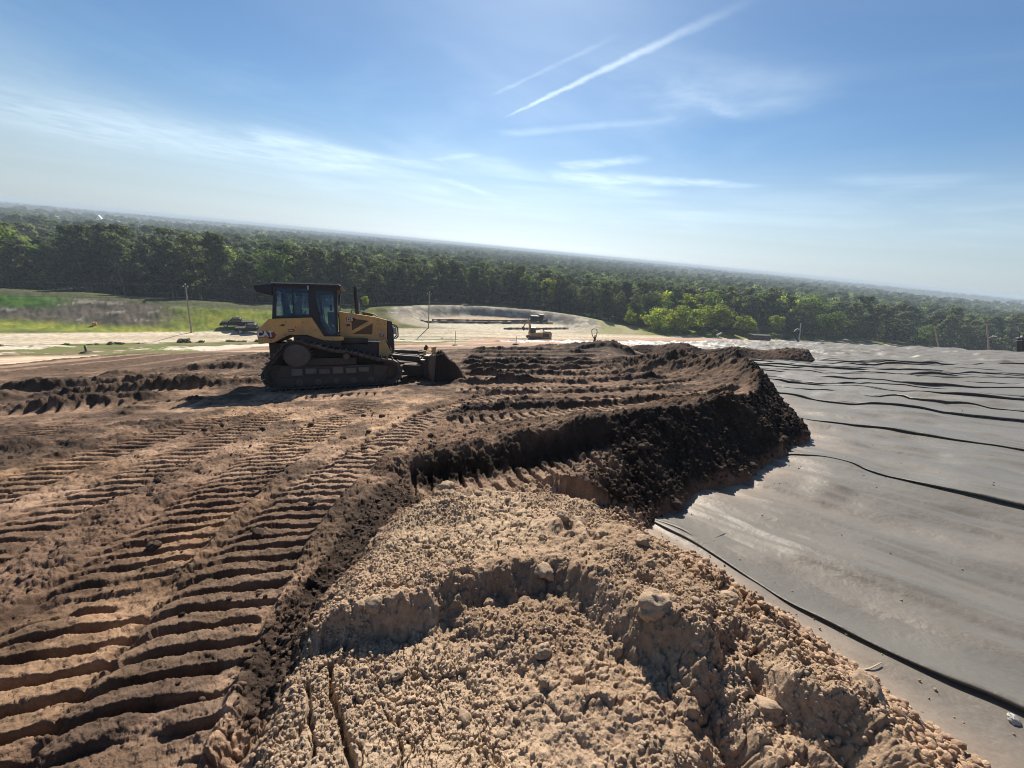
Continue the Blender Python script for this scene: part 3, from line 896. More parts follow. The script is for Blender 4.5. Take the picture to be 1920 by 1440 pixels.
def swell(x, y):
    a = R(-47)
    p = x * math.cos(a) + y * math.sin(a); k = -x * math.sin(a) + y * math.cos(a)
    r = np.hypot(x, y)
    near = smooth(1.5, 6, r)
    return (0.13 * fbm(p * 0.26, k * 0.55, 3, 511) + 0.075 * fbm(p * 0.55, k * 1.1, 3, 512) + 0.022 * fbm(p * 0.55, k * 4.2, 2, 514) * smooth(2, 5, r)) * (0.35 + 0.65 * near) * (1 + 0.02 * r) + 0.09 * smooth(0.1, 0.6, fbm(p * 0.5, k * 0.5, 2, 513)) * near

def sheet_z(x, y):
    lz = np.where(x < edge_x(y), L_(x, y), L_(x, y) - 0.34 * np.maximum(0, x - edge_x(y)))
    return lz + swell(x, y) + 0.012

def make_folds(parent):
    """lapped folds lying on the sheet: each a rounded lip that overhangs on the near side"""
    for n, (P, hh, wn, wf0) in enumerate(FOLDS):
        P = resample(P, int(140 + 40 * n))
        m = len(P)
        seg = np.hypot(*np.diff(P, axis=0).T); S = np.concatenate([[0], np.cumsum(seg)]); tot = S[-1]
        T = np.gradient(P, axis=0); T /= np.linalg.norm(T, axis=1)[:, None]
        Nn = np.stack([-T[:, 1], T[:, 0]], 1)
        fr = 1.0 if n < 3 else 0.5
        for lay in range(2):
            wf = wf0 * 1.7
            amp = 1.2 * hh * (0.12 + 1.1 * vnoise(S * 1.1 * fr, S * 0 + n * 3.7 + lay * 11, 7) ** 1.3 + 0.12 * vnoise(S * 4 * fr, S * 0 + n, 27)) * smooth(0, 0.8, S) * (1 - smooth(tot - 0.6, tot, S))
            off = 0.09 * hh / .06 * fbm(S * 0.8 * fr, S * 0 + n + lay * 5, 3, 41)
            if lay == 1:
                amp = amp * 0.66 * smooth(0.25, 0.5, vnoise(S * 0.55 * fr, S * 0 + n * 1.3, 19))
                off = off + 1.5 * hh + 0.02 * np.sin(S * 1.7)
            prof = [(wf, .004), (wf * .62, .10), (wf * .36, .30), (wf * .18, .62), (wf * .08, .86), (wf * .02, .98), (-.35 * hh, .96), (-.62 * hh, .82), (-.70 * hh, .70), (-.60 * hh, .60), (-.15 * hh, .42), (.25 * hh, .12), (.30 * hh, -.3)]
            V = []
            for (t, q) in prof:
                tt = t * (0.5 + 0.5 * np.clip(amp / hh, 0, 1.3)) + off if t < wf * .7 else t + off
                xy = P + Nn * tt[:, None] if not np.isscalar(tt) else P + Nn * tt
                z = sheet_z(xy[:, 0], xy[:, 1]) + q * amp + (0.003 if t > wf * .7 else 0.0)
                V.append(np.concatenate([xy, z[:, None]], 1))
            V = np.stack(V, 1).reshape(-1, 3); kq = len(prof)
            i = np.arange(m - 1)[:, None]; j = np.arange(kq - 1)[None, :]
            F = np.stack([i * kq + j, i * kq + j + 1, (i + 1) * kq + j + 1, (i + 1) * kq + j], -1).reshape(-1, 4)
            cx = P[:-1]
            good = (poly_sd(cx[:, 0], cx[:, 1], SOIL) < 0.25) & (cx[:, 0] < edge_x(cx[:, 1])) & (amp[:-1] > 0.06 * hh)
            runs = []; st_ = None
            for q_ in range(m):
                on = q_ < m - 1 and good[q_]
                if on and st_ is None: st_ = q_
                if not on and st_ is not None:
                    if q_ - st_ > 8: runs.append((st_, q_))
                    st_ = None
            F = F.reshape(m - 1, kq - 1, 4)
            for (a0, b0) in runs:
                f = F[a0:b0].reshape(-1, 4) - a0 * kq
                np_mesh('fold', V[a0 * kq:(b0 + 1) * kq], f, M_LINER, parent)

def make_liner():
    RR, AA = np.meshgrid(lin_r(), LIN_A, indexing='ij')
    nr, na = RR.shape
    x = (RR * np.sin(AA)).ravel(); y = (RR * np.cos(AA)).ravel()
    z = base_z(x, y)[0]
    lz = np.where(x < edge_x(y), L_(x, y), L_(x, y) - 0.34 * np.maximum(0, x - edge_x(y)) - 0.0)
    z = np.maximum(lz, np.where(np.abs(z - lz) < 1.5, lz, z))
    h = np.zeros_like(x); ripple = np.zeros_like(x)
    r = RR.ravel()
    for (P, hh, wn, wf) in SOFT:
        P = resample(P, 40)
        x0, y0 = P.min(0) - 1.5; x1, y1 = P.max(0) + 1.5
        q = (x > x0) & (x < x1) & (y > y0) & (y < y1)
        X = x[q]; Y = y[q]
        s, t, tot = path_st(X + 0.06 * fbm(X * 1.1, Y * 1.1, 2, 501) * (1 + 0.06 * r[q]), Y, P)     # far side is left: t>0
        amp = hh * (0.55 + 0.75 * vnoise(s * (1.1 if hh < 0.08 else 0.5), s * 0 + hh * 100, 7)) * smooth(0, 0.7, s) * (1 - smooth(tot - 0.4, tot, s))
        far = np.exp(-np.maximum(t, 0) / (wf * 0.45))
        nearp = np.clip(1 + t / wn, 0, 1)
        prof = np.where(t >= 0, far, nearp)
        # second small lip behind the first
        lip = 0.45 * np.exp(-((t - 2.6 * wn - 0.03) / (wn * 0.8)) ** 2) * (t > 0) * smooth(0.35, 0.7, vnoise(s * 0.8, s * 0 + 3.3, 19))
        h[q] += amp * (prof + lip)
    # long soft swells parallel to the folds, and crossing puckers
    a = R(-47)
    p = x * math.cos(a) + y * math.sin(a); k = -x * math.sin(a) + y * math.cos(a)
    near = smooth(1, 6, r)
    h += swell(x, y)
    # far crumpled part
    fz = smooth(29.5, 36, y * 0.62 + x * 0.46)
    cr = np.abs(fbm(p * 0.35, k * 1.1, 3, 521)); cr2 = np.abs(fbm(p * 0.8, k * 2.4, 2, 522))
    h += fz * (0.30 * (0.35 - cr) + 0.14 * (0.3 - cr2))
    # pressed under the soil at the toe
    sd = poly_sd(x, y, SOIL)
    pk = np.exp(-(np.maximum(0, -sd) / 0.35) ** 2)
    h += 0.014 * pk * np.sin(k * 9 + 3 * fbm(p * 1.0, k * 1.0, 2, 9)) * (r < 14)
    z = z + h + 0.012
    sb = poly_sd(x, y, TANSOIL)
    ok = (sd < 0.35) & (sb < 0.8) & (x < edge_x(y) + 2.5) & (y < 71.7 + 0.02 * x) & (y > -3)
    ok &= ~((x < 12) & (y > 33) & (y < 60) & (sd > -1.0))
    ok &= (x + y * 0.0 > -3) & (x > -3)
    ok &= ~((x < 9.8) & (y > 48) & (y < 62.5 - 0.15 * x))
    i = np.arange(nr - 1)[:, None]; j = np.arange(na - 1)[None, :]
    F = np.stack([i * na + j, i * na + j + 1, (i + 1) * na + j + 1, (i + 1) * na + j], -1).reshape(-1, 4)
    F = F[ok[F].all(1)]
    idx = np.unique(F); remap = np.full(len(x), -1, np.int64); remap[idx] = np.arange(len(idx))
    dust = np.clip(np.exp(-np.maximum(0, -sd) / 0.45) * 0.9 * (0.4 + vnoise(x * 2, y * 2, 3)) + 0.10 * smooth(0.1, 0.6, fbm(p * .3, k * 1.5, 3, 88)), 0, 1)
    o = np_mesh('liner_sheet', np.stack([x, y, z], 1)[idx], remap[F], M_LINER, attrs={'dust': dust[idx]})
    tag(o, 'dark grey liner sheet with long folds spread over the right of the slope', 'liner sheet')
    make_folds(o)

def liner_material():
    m, nt, bs = new_mat('geotextile')
    at = nt.nodes.new('ShaderNodeAttribute'); at.attribute_name = 'dust'
    n1 = noise_node(nt, 1.1, 5, 0.6); n2 = noise_node(nt, 260, 2, 0.5)
    c0 = ramp(nt, n1.outputs['Fac'], [(0.3, (.070, .062, .051)), (0.7, (.100, .090, .074))])
    c = mix_col(nt, at.outputs['Fac'], c0.outputs['Color'], (.27, .20, .145))
    n4 = noise_node(nt, 40, 3, 0.7)
    sp = ramp(nt, n4.outputs['Fac'], [(0.3, (.86, .86, .86)), (0.7, (1.12, 1.12, 1.12))])
    c = mix_col(nt, 1.0, c, sp.outputs['Color'], 'MULTIPLY')
    n7 = noise_node(nt, 0.8, 7, 0.7); n7.inputs['Distortion'].default_value = 1.2
    sc_ = ramp(nt, n7.outputs['Fac'], [(0.50, (0, 0, 0)), (0.68, (1, 1, 1))])
    fz_ = nt.nodes.new('ShaderNodeMath'); fz_.operation = 'MULTIPLY'; nt.links.new(sc_.outputs['Color'], fz_.inputs[0]); fz_.inputs[1].default_value = 0.18
    c = mix_col(nt, fz_.outputs[0], c, (.165, .135, .10))
    nt.links.new(c, bs.inputs['Base Color'])
    bs.inputs['Roughness'].default_value = 0.54
    bs.inputs['Specular IOR Level'].default_value = 0.42
    bs.inputs['Sheen Tint'].default_value = (1, .93, .82, 1)
    bs.inputs['Sheen Weight'].default_value = 0.42
    bs.inputs['Sheen Roughness'].default_value = 0.45
    n5 = noise_node(nt, 5.5, 5, 0.62); n5.inputs['Distortion'].default_value = 0.8
    n6 = noise_node(nt, 1.9, 4, 0.6)
    md = nt.nodes.new('ShaderNodeMath'); md.operation = 'MULTIPLY_ADD'
    nt.links.new(n5.outputs['Fac'], md.inputs[0]); md.inputs[1].default_value = 0.35; nt.links.new(n6.outputs['Fac'], md.inputs[2])
    b1 = nt.nodes.new('ShaderNodeBump'); b1.inputs['Strength'].default_value = 0.5; b1.inputs['Distance'].default_value = 0.05
    nt.links.new(md.outputs[0], b1.inputs['Height'])
    b2 = nt.nodes.new('ShaderNodeBump'); b2.inputs['Strength'].default_value = 0.3; b2.inputs['Distance'].default_value = 0.002
    nt.links.new(n2.outputs['Fac'], b2.inputs['Height']); nt.links.new(b1.outputs['Normal'], b2.inputs['Normal'])
    nt.links.new(b2.outputs['Normal'], bs.inputs['Normal'])
    return m
M_LINER = liner_material()
make_liner()
# ------------------------------------------------------------------ bulldozer (local x forward, y left, z up; we see its right side, y < 0)
M_YEL = paint('dusty_yellow_paint', (.80, .44, .105), (.42, .28, .16), 0.42, 0.34, 2.2)
M_YEL2 = paint('brown_mesh', (.15, .085, .035), (.12, .08, .05), 0.7, 0.6, 5)  # plain brown for the hood side mesh and door latch
M_BLK = paint('black_paint', (.012, .013, .016), (.10, .075, .055), 0.4, 0.28, 3)
M_FRAME = paint('cab_black_paint', (.010, .012, .018), (.06, .05, .04), 0.35, 0.2, 3)
M_MUD = paint('muddy_steel', (.030, .026, .024), (.095, .068, .048), 0.7, 0.62, 2.6)
M_TRK = paint('track_steel', (.16, .145, .135), (.15, .11, .08), 0.4, 0.45, 3.5, metal=0.5)
M_HUB = paint('dusty_hub_steel', (.075, .068, .062), (.15, .12, .095), 0.65, 0.7, 3)
M_DRY = paint('dried_grey_mud', (.10, .085, .07), (.20, .165, .13), 0.95, 0.8, 4)
M_STEEL = paint('worn_bright_steel', (.42, .40, .37), (.18, .13, .09), 0.35, 0.4, 4, metal=0.7)
M_CHROME = paint('chrome_rod', (.75, .75, .74), (.3, .25, .2), 0.12, 0.15, 4, metal=1.0)
M_RUST = paint('scoured_brown_steel', (.14, .085, .055), (.20, .14, .10), 0.5, 0.7, 4, metal=0.3)
M_WHITE = paint('white_decal', (.78, .77, .74), (.5, .45, .4), 0.5, 0.15, 6)
M_RED = paint('dark_red_decal', (.25, .035, .03), (.2, .12, .08), 0.5, 0.2, 6)
M_BADGE = paint('black_decal', (.012, .012, .02), (.08, .06, .05), 0.4, 0.1, 6)
M_ORG = paint('orange_decal', (.75, .30, .04), (.4, .3, .2), 0.5, 0.15, 6)
M_SEAT = paint('seat_cloth', (.03, .032, .036), (.06, .055, .05), 0.9, 0.2, 8)
M_GREYP = paint('pale_grey_plastic', (.42, .43, .42), (.3, .27, .23), 0.6, 0.2, 6)

def glass_material(name='tinted_glass', tint=(.80, .86, .88), gl=0.05):
    m = bpy.data.materials.new(name); m.use_nodes = True
    nt = m.node_tree; nt.nodes.clear()
    out = nt.nodes.new('ShaderNodeOutputMaterial')
    tr = nt.nodes.new('ShaderNodeBsdfTransparent'); tr.inputs['Color'].default_value = (*tint, 1)
    gs = nt.nodes.new('ShaderNodeBsdfGlossy'); gs.inputs['Roughness'].default_value = 0.04
    gs.inputs['Color'].default_value = (.85, .92, 1, 1)
    df = nt.nodes.new('ShaderNodeBsdfDiffuse'); df.inputs['Color'].default_value = (.20, .21, .22, 1)
    lw = nt.nodes.new('ShaderNodeLayerWeight'); lw.inputs['Blend'].default_value = 0.25
    ad = nt.nodes.new('ShaderNodeMath'); ad.operation = 'MULTIPLY_ADD'
    nt.links.new(lw.outputs['Fresnel'], ad.inputs[0]); ad.inputs[1].default_value = 0.4; ad.inputs[2].default_value = gl * 0.4
    mx = nt.nodes.new('ShaderNodeMixShader'); mx2 = nt.nodes.new('ShaderNodeMixShader')
    tc = nt.nodes.new('ShaderNodeTexCoord'); nz = noise_node(nt, 3.5, 5, 0.65)
    dr = nt.nodes.new('ShaderNodeMapRange'); nt.links.new(nz.outputs['Fac'], dr.inputs['Value'])
    dr.inputs['From Min'].default_value = 0.4; dr.inputs['From Max'].default_value = 0.8
    dr.inputs['To Min'].default_value = 0.02; dr.inputs['To Max'].default_value = 0.16
    nt.links.new(dr.outputs['Result'], mx.inputs[0])
    nt.links.new(tr.outputs[0], mx.inputs[1]); nt.links.new(df.outputs[0], mx.inputs[2])
    nt.links.new(ad.outputs[0], mx2.inputs[0]); nt.links.new(mx.outputs[0], mx2.inputs[1]); nt.links.new(gs.outputs[0], mx2.inputs[2])
    nt.links.new(mx2.outputs[0], out.inputs['Surface'])
    return m
M_GLASS = glass_material()

def belt_points(circles, n_arc=14):
    """outline of a belt round circles given counter-clockwise as (x, z, r)"""
    pts = []
    m = len(circles)
    segs = []
    for i in range(m):
        a = circles[i]; b = circles[(i + 1) % m]
        dx, dz = b[0] - a[0], b[1] - a[1]
        d = math.hypot(dx, dz)
        ang = math.atan2(dz, dx)
        off = math.asin(max(-1, min(1, (a[2] - b[2]) / d)))
        na = ang - math.pi / 2 + off
        segs.append((na, a, b))
    for i in range(m):
        prev = segs[i - 1][0]; cur = segs[i][0]
        c = circles[i]
        da = (cur - prev) % (2 * math.pi)
        if da > math.pi * 1.5: da = 0
        for k in range(n_arc + 1):
            q = prev + da * k / n_arc
            pts.append((c[0] + c[2] * math.cos(q), c[1] + c[2] * math.sin(q)))
    return pts

def make_dozer():
    fw = Vector((0.92717, 0.37422, 0.01759)); up = Vector((-0.09427, 0.18761, 0.97771)); lf = up.cross(fw)
    o = Vector((-5.9356, 12.1301, -4.8066)) + up * 0.015
    M = Matrix(((fw.x, lf.x, up.x, o.x), (fw.y, lf.y, up.y, o.y), (fw.z, lf.z, up.z, o.z), (0, 0, 0, 1)))
    root = empty('bulldozer', label='yellow and black crawler bulldozer with enclosed cab pushing soil on the slope', cat='bulldozer', mat=M)
    # ---------------- tracks
    circ = [(-1.52, 0.46, 0.40), (1.66, 0.40, 0.385), (0.43, 0.99, 0.13), (-0.92, 1.02, 0.445)]   # rear idler, front idler, roller (inside), sprocket
    # the upper run sags over the roller, so build the loop by hand
    loop = []
    def arc(cx, cz, r, a0, a1, n):
        for k in range(n + 1):
            q = R(a0 + (a1 - a0) * k / n)
            loop.append((cx + r * math.cos(q), cz + r * math.sin(q)))
    arc(-1.46, 0.43, 0.40, 172, 270, 10)
    loop.append((0.1, 0.03)); 
    arc(1.66, 0.42, 0.39, 270, 450 - 16, 14)
    loop += [(1.35, 0.86), (1.0, 0.96), (0.7, 1.05), (0.43, 1.11), (0.15, 1.15), (-0.15, 1.22), (-0.4, 1.31)]
    arc(-0.92, 0.99, 0.455, 55, 150, 10)
    loop += [(-1.55, 0.95), (-1.75, 0.68)]
    loop.append(loop[0])
    P = np.array(loop)
    seg = np.hypot(*np.diff(P, axis=0).T); cum = np.concatenate([[0], np.cumsum(seg)]); tot = cum[-1]
    nsh = 52
    for sgn in (-1, 1):
        yc = sgn * 1.08
        tf = MB()
        tf.prism([(-1.66, 0.14), (-1.35, 0.70), (-0.55, 0.66), (1.15, 0.66), (1.40, 0.50), (1.62, 0.30), (1.5, 0.13), (1.3, 0.12)], yc - 0.24, yc + 0.24)
        tf.prism([(-1.5, 0.11), (-1.45, 0.36), (1.25, 0.34), (1.38, 0.11)], yc + sgn * 0.24, yc + sgn * 0.30)
        tf.prism([(1.16, 0.30), (1.2, 0.68), (1.66, 0.60), (1.40, 0.16)], yc + sgn * 0.24, yc + sgn * 0.285)
        tf.box((-0.05, yc, 0.78), (1.5, 0.3, 0.22))
        frame = tf.build('track_frame', M_MUD, root, bevel=0.015)
        for k in range(6):
            b_ = MB().box((-0.95 + 0.37 * k, yc + sgn * 0.265, 0.50 + 0.02 * (k % 2)), (0.30, 0.06, 0.20 - 0.03 * (k % 3)))
            b_.build('mud_cake', M_DRY, frame, bevel=0.02)
        for k in range(5):
            MB().lathe_y((-0.9 + 0.5 * k, yc + sgn * 0.30, 0.20), [(0.05, -0.03), (0.09, 0.0), (0.09, sgn * 0.02), (0.04, sgn * 0.03)], 14).build('track_roller', M_HUB, frame, smooth=40)
        # shoes with grousers, one belt per side
        tb = MB()
        for k in range(nsh):
            s = tot * (k + 0.5) / nsh
            i = int(np.searchsorted(cum, s)) - 1
            i = max(0, min(i, len(seg) - 1))
            f = (s - cum[i]) / seg[i]
            p = P[i] + (P[i + 1] - P[i]) * f
            t = (P[i + 1] - P[i]) / seg[i]
            nrm = np.array([t[1], -t[0]])                    # outward for a counter-clockwise loop
            a = math.atan2(t[1], t[0])
            rot = Euler((0, -a, 0))
            pl = tot / nsh
            c = p - nrm * 0.012
            tb.box((c[0], yc, c[1]), (pl * 0.90, 0.76, 0.024), rot)
            g = p + nrm * 0.026 - t * pl * 0.38
            tb.box((g[0], yc, g[1]), (0.022, 0.76, 0.07), rot)
            for yy in (-0.11, 0.11):
                l = p - nrm * 0.062
                tb.box((l[0], yc + yy, l[1]), (pl * 0.9, 0.05, 0.075), rot)
        tb.build('track_belt', M_TRK, frame, bevel=0.004, segs=1)
        sp = MB()
        sp.lathe_y((-0.92, yc, 1.0), [(0.30, sgn * 0.02), (0.36, sgn * 0.10), (0.36, sgn * 0.24), (0.325, sgn * 0.30), (0.18, sgn * 0.325), (0.16, sgn * 0.335)] if sgn > 0 else
                   [(0.30, -0.02), (0.36, -0.10), (0.36, -0.24), (0.325, -0.30), (0.18, -0.325), (0.16, -0.335)], 40)
        for k in range(22):
            q = 2 * math.pi * k / 22
            sp.box((-0.92 + 0.385 * math.cos(q), yc, 1.0 + 0.385 * math.sin(q)), (0.07, 0.06, 0.055), Euler((0, -q, 0)))
        for k in range(10):
            q = 2 * math.pi * k / 10
            sp.box((-0.92 + 0.27 * math.cos(q), yc + sgn * 0.312, 1.0 + 0.27 * math.sin(q)), (0.03, 0.03, 0.03))
        sp.build('sprocket', M_HUB, frame, smooth=30)
        for (cx, cz, rr) in ((-1.46, 0.43, 0.30), (1.66, 0.42, 0.29)):
            idl = MB().lathe_y((cx, yc, cz), [(rr, -0.10), (rr, 0.10)], 32)
            idl.lathe_y((cx, yc, cz), [(rr * .6, sgn * 0.1), (rr * .62, sgn * 0.17), (0.08, sgn * 0.2)], 32)
            idl.build('idler', M_MUD, frame, smooth=30)
        MB().lathe_y((0.43, yc, 0.93), [(0.10, sgn * -0.1), (0.11, sgn * 0.22), (0.085, sgn * 0.29), (0.03, sgn * 0.3)], 24).build('carrier_roller', M_HUB, frame, smooth=30)
    # ---------------- chassis
    ch = MB().prism([(-1.75, 0.55), (-1.75, 1.35), (1.75, 1.35), (1.78, 0.75), (1.5, 0.45), (-1.4, 0.45)], -0.66, 0.66)
    ch.box((0.0, 0, 0.75), (0.5, 1.7, 0.25))
    ch.build('chassis', M_MUD, root, bevel=0.02)
    # ---------------- rear body with fenders
    bod = [(-1.97, 1.72), (-1.63, 2.07), (-0.50, 2.12), (-0.20, 1.545), (0.36, 1.535), (0.36, 1.42), (0.22, 1.40), (-0.2, 1.42), (-0.65, 1.585), (-1.13, 1.595), (-1.54, 1.375), (-1.95, 1.34)]
    b = MB().prism(bod, -0.97, 0.97)
    body = b.build('rear_body', M_YEL, root, bevel=0.03)
    for y in (-1, 1):
        MB().prism([(-1.0, 1.36), (-1.05, 1.60), (0.25, 1.43), (0.3, 1.2)], y * 0.93, y * 0.66).build('fender_liner', M_MUD, body)
    for (x, z) in ((-1.35, 1.86), (-0.95, 1.83), (-0.75, 1.97), (-0.42, 1.74), (-1.2, 1.98), (-1.62, 1.44), (-1.25, 1.6), (0.05, 1.46), (-0.3, 1.55)):
        MB().lathe_y((x, -0.97, z), [(0.016, -0.010), (0.016, 0.004)], 10).build('bolt', M_BLK, body)
    MB().box((-1.28, -0.972, 1.885), (0.10, 0.016, 0.05)).build('fuel_latch', M_BLK, body, bevel=0.004)
    # badge: hexagon and letters
    MB().prism([(-1.72, 1.555), (-1.60, 1.685), (-1.53, 1.69), (-1.47, 1.60), (-1.54, 1.485), (-1.66, 1.48)], -0.982, -0.972).build('hexagon_badge', M_RED, body)
    MB().prism([(-1.915, 1.525), (-1.905, 1.70), (-1.585, 1.715), (-1.60, 1.54)], -0.990, -0.983).build('badge_plate', M_BADGE, body)
    RX = Matrix.Rotation(R(90), 4, 'X')
    lettering('emblem_letters', 'CAT', 0.225, Matrix.Translation((-1.75, -0.994, 1.62)) @ Matrix.Rotation(R(-1.5), 4, 'Y') @ RX, M_WHITE, body, bold=0.010, depth=0.006, sx=0.90)
    MB().prism([(-1.80, 1.545), (-1.745, 1.605), (-1.69, 1.55)], -1.001, -0.998).build('emblem_triangle', M_ORG, body)
    MB().prism([(-1.145, 1.685), (-1.145, 1.765), (-0.985, 1.77), (-0.985, 1.692)], -0.980, -0.970).build('warning_decal', M_RED, body)
    MB().prism([(-0.980, 1.692), (-0.980, 1.77), (-0.83, 1.78), (-0.83, 1.70)], -0.980, -0.970).build('warning_decal', M_ORG, body)
    MB().box((-1.075, -0.983, 1.727), (0.11, 0.004, 0.018)).build('decal_stripe', M_WHITE, body)
    # ---------------- cab
    cab_out = [(-1.57, 2.075), (-1.465, 3.05), (0.26, 3.05), (0.19, 1.54), (-0.215, 1.54), (-0.52, 2.115)]
    win = [(-1.40, 2.96), (-0.55, 2.965), (-0.585, 2.20), (-1.46, 2.165)]
    door = [(-0.345, 2.88), (-0.30, 2.925), (0.10, 2.925), (0.145, 2.88), (0.135, 1.68), (0.09, 1.615), (-0.09, 1.625), (-0.33, 2.13)]
    cab = None
    for y in (-0.79, 0.79):
        o_ = plate('cab_frame', cab_out, [win, door], y, 0.07, M_FRAME, root if cab is None else cab)
        if cab is None: cab = o_
    fr = MB()
    fr.box((-1.515, 0, 2.12), (0.09, 1.51, 0.10)); fr.box((-1.46, 0, 3.0), (0.08, 1.51, 0.10)); fr.box((0.215, 0, 3.0), (0.07, 1.51, 0.10))
    fr.box((0.19, 0, 2.28), (0.06, 1.51, 0.12)); fr.box((-0.4, 0, 1.56), (1.2, 1.5, 0.05)); fr.box((-1.0, 0, 2.14), (1.0, 1.5, 0.03))
    fr.build('cab_crossbars', M_FRAME, cab)
    for y in (-1, 1):
        g1 = plate('side_window', win, [], y * 0.785, 0.012, M_GLASS, cab)
        MB().box((-0.985, y * 0.80, 2.57), (0.035, 0.03, 0.80)).build('window_divider', M_FRAME, g1)
        d = plate('door', [(-0.395, 2.955), (0.19, 2.955), (0.18, 1.575), (-0.125, 1.58), (-0.385, 2.115)], [door], y * 0.835, 0.022, M_FRAME, cab)
        plate('door_glass', door, [], y * 0.79, 0.012, M_GLASS, d)
        MB().tube([(-0.335, y * 0.87, 2.48), (-0.335, y * 0.90, 2.45), (-0.30, y * 0.90, 2.0), (-0.28, y * 0.87, 1.96)], 0.016, 6).build('door_handle', M_BLK, d, smooth=60)
        MB().box((0.165, y * 0.86, 2.75), (0.05, 0.035, 0.10)).build('hinge', M_BLK, d, bevel=0.005)
        MB().box((0.16, y * 0.86, 1.85), (0.05, 0.035, 0.10)).build('hinge', M_BLK, d, bevel=0.005)
    MB().prism([(0.02, 1.90), (0.115, 1.90), (0.07, 1.83)], -0.801, -0.797).build('warning_triangle', M_GREYP, cab)
    MB().box((0.222, 0, 2.64), (0.012, 1.4, 0.62)).build('windscreen', M_GLASS, cab)
    MB().box((-1.50, 0, 2.55), (0.012, 1.4, 0.76), Euler((0, R(6), 0))).build('rear_window', M_GLASS, cab)
    rf = MB().prism([(-1.53, 3.05), (-1.50, 3.105), (0.30, 3.125), (0.42, 3.075), (0.40, 3.045)], -0.90, 0.90)
    roof = rf.build('cab_roof', M_FRAME, cab, bevel=0.015)
    MB().prism([(-1.99, 3.02), (-1.93, 2.85), (-1.52, 2.74), (-1.50, 3.095), (-1.95, 3.06)], -0.74, 0.74).build('roof_visor', M_FRAME, roof, bevel=0.02)
    MB().box((-0.54, -0.92, 3.0), (0.05, 0.05, 0.12)).build('work_light', M_GREYP, roof, bevel=0.01)
    MB().box((0.30, -0.75, 3.00), (0.10, 0.14, 0.10)).build('work_light', M_BLK, roof, bevel=0.01)
    MB().tube([(-1.5, -0.9, 3.12), (0.36, -0.9, 3.135)], 0.012, 6).build('roof_rail', M_GREYP, roof)
    # far side pale trim seen through the glass
    plate('inner_trim', [(-0.62, 2.35), (-0.80, 2.78), (-0.45, 2.80), (-0.40, 2.32)], [[(-0.58, 2.4), (-0.72, 2.72), (-0.52, 2.73), (-0.47, 2.38)]], 0.68, 0.02, M_GREYP, cab)
    plate('inner_trim', [(0.0, 2.84), (0.14, 2.86), (0.12, 2.3), (0.03, 2.25)], [[(0.03, 2.8), (0.11, 2.8), (0.1, 2.34), (0.05, 2.32)]], 0.60, 0.02, M_GREYP, cab)
    MB().tube([(-0.27, -0.55, 2.18), (0.0, -0.6, 1.72)], 0.016, 6).build('grab_rail', M_GREYP, cab, smooth=60)
    st = MB()
    st.box((-1.08, 0, 2.03), (0.52, 0.52, 0.14)); st.box((-1.30, 0, 2.38), (0.13, 0.50, 0.68), Euler((0, R(-8), 0))); st.box((-1.36, 0, 2.80), (0.10, 0.30, 0.18))
    st.box((-1.02, -0.36, 2.18), (0.42, 0.14, 0.16)); st.box((-1.02, 0.36, 2.18), (0.42, 0.14, 0.16))
    st.build('operator_seat', M_SEAT, cab, bevel=0.04)
    cn = MB().box((0.02, 0, 1.95), (0.25, 0.8, 0.7)); cn.box((0.0, -0.2, 2.45), (0.06, 0.28, 0.20))
    cn.build('dashboard', M_SEAT, cab, bevel=0.03)
    for (y) in (-0.36, 0.36):
        MB().tube([(-0.85, y, 2.24), (-0.82, y, 2.36)], [0.015, 0.028], 8).build('control_lever', M_BLK, cab, smooth=60)
    # ---------------- hood
    hp = [(0.24, 1.50), (0.24, 2.33), (0.43, 2.30), (1.33, 2.165), (1.70, 2.065), (1.68, 1.47), (1.20, 1.44)]
    hd = MB().prism(hp, -0.545, 0.545)
    hood = hd.build('hood', M_YEL, root, bevel=0.03)
    MB().prism([(0.36, 1.02), (0.36, 1.50), (1.66, 1.46), (1.84, 1.04)], -0.545, 0.545).build('lower_side_panel', M_YEL, hood, bevel=0.015)
    for y in (-1, 1):
        o_ = plate('side_door', [(0.45, 2.27), (1.33, 2.14), (1.31, 1.52), (0.44, 1.53)], [[(0.60, 2.105), (1.14, 2.03), (0.60, 1.72)], [(1.245, 1.95), (1.215, 1.585), (0.60, 1.60)]], y * 0.553, 0.014, M_YEL, hood)
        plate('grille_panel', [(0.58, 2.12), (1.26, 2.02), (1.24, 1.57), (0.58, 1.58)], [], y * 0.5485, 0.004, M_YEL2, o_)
        for q in range(4):
            MB().lathe_y((0.66 + 0.13 * q, y * 0.564, 1.75 + 0.058 * q), [(0.012, -0.004), (0.012, 0.004)], 8).build('bolt', M_BLK, o_)
    MB().box((0.50, -0.562, 1.89), (0.11, 0.006, 0.08)).build('door_latch', M_YEL2, hood, bevel=0.003)
    MB().prism([(0.455, 2.01), (0.455, 2.135), (0.665, 2.13), (0.725, 2.065), (0.655, 2.005)], -0.570, -0.562).build('model_badge', M_BADGE, hood)
    MB().prism([(0.668, 2.13), (0.728, 2.065), (0.658, 2.005), (0.70, 2.005), (0.765, 2.068), (0.71, 2.13)], -0.568, -0.561).build('badge_edge', M_RED, hood)
    lettering('model_letters', 'D5', 0.150, Matrix.Translation((0.56, -0.575, 2.068)) @ RX, M_WHITE, hood, bold=0.005, depth=0.006, sx=0.95)
    MB().box((1.50, -0.553, 1.56), (0.16, 0.012, 0.085)).build('small_badge', M_BADGE, hood)
    lettering('small_letters', 'LGP', 0.075, Matrix.Translation((1.50, -0.563, 1.56)) @ RX, M_WHITE, hood, bold=0.001, depth=0.004)
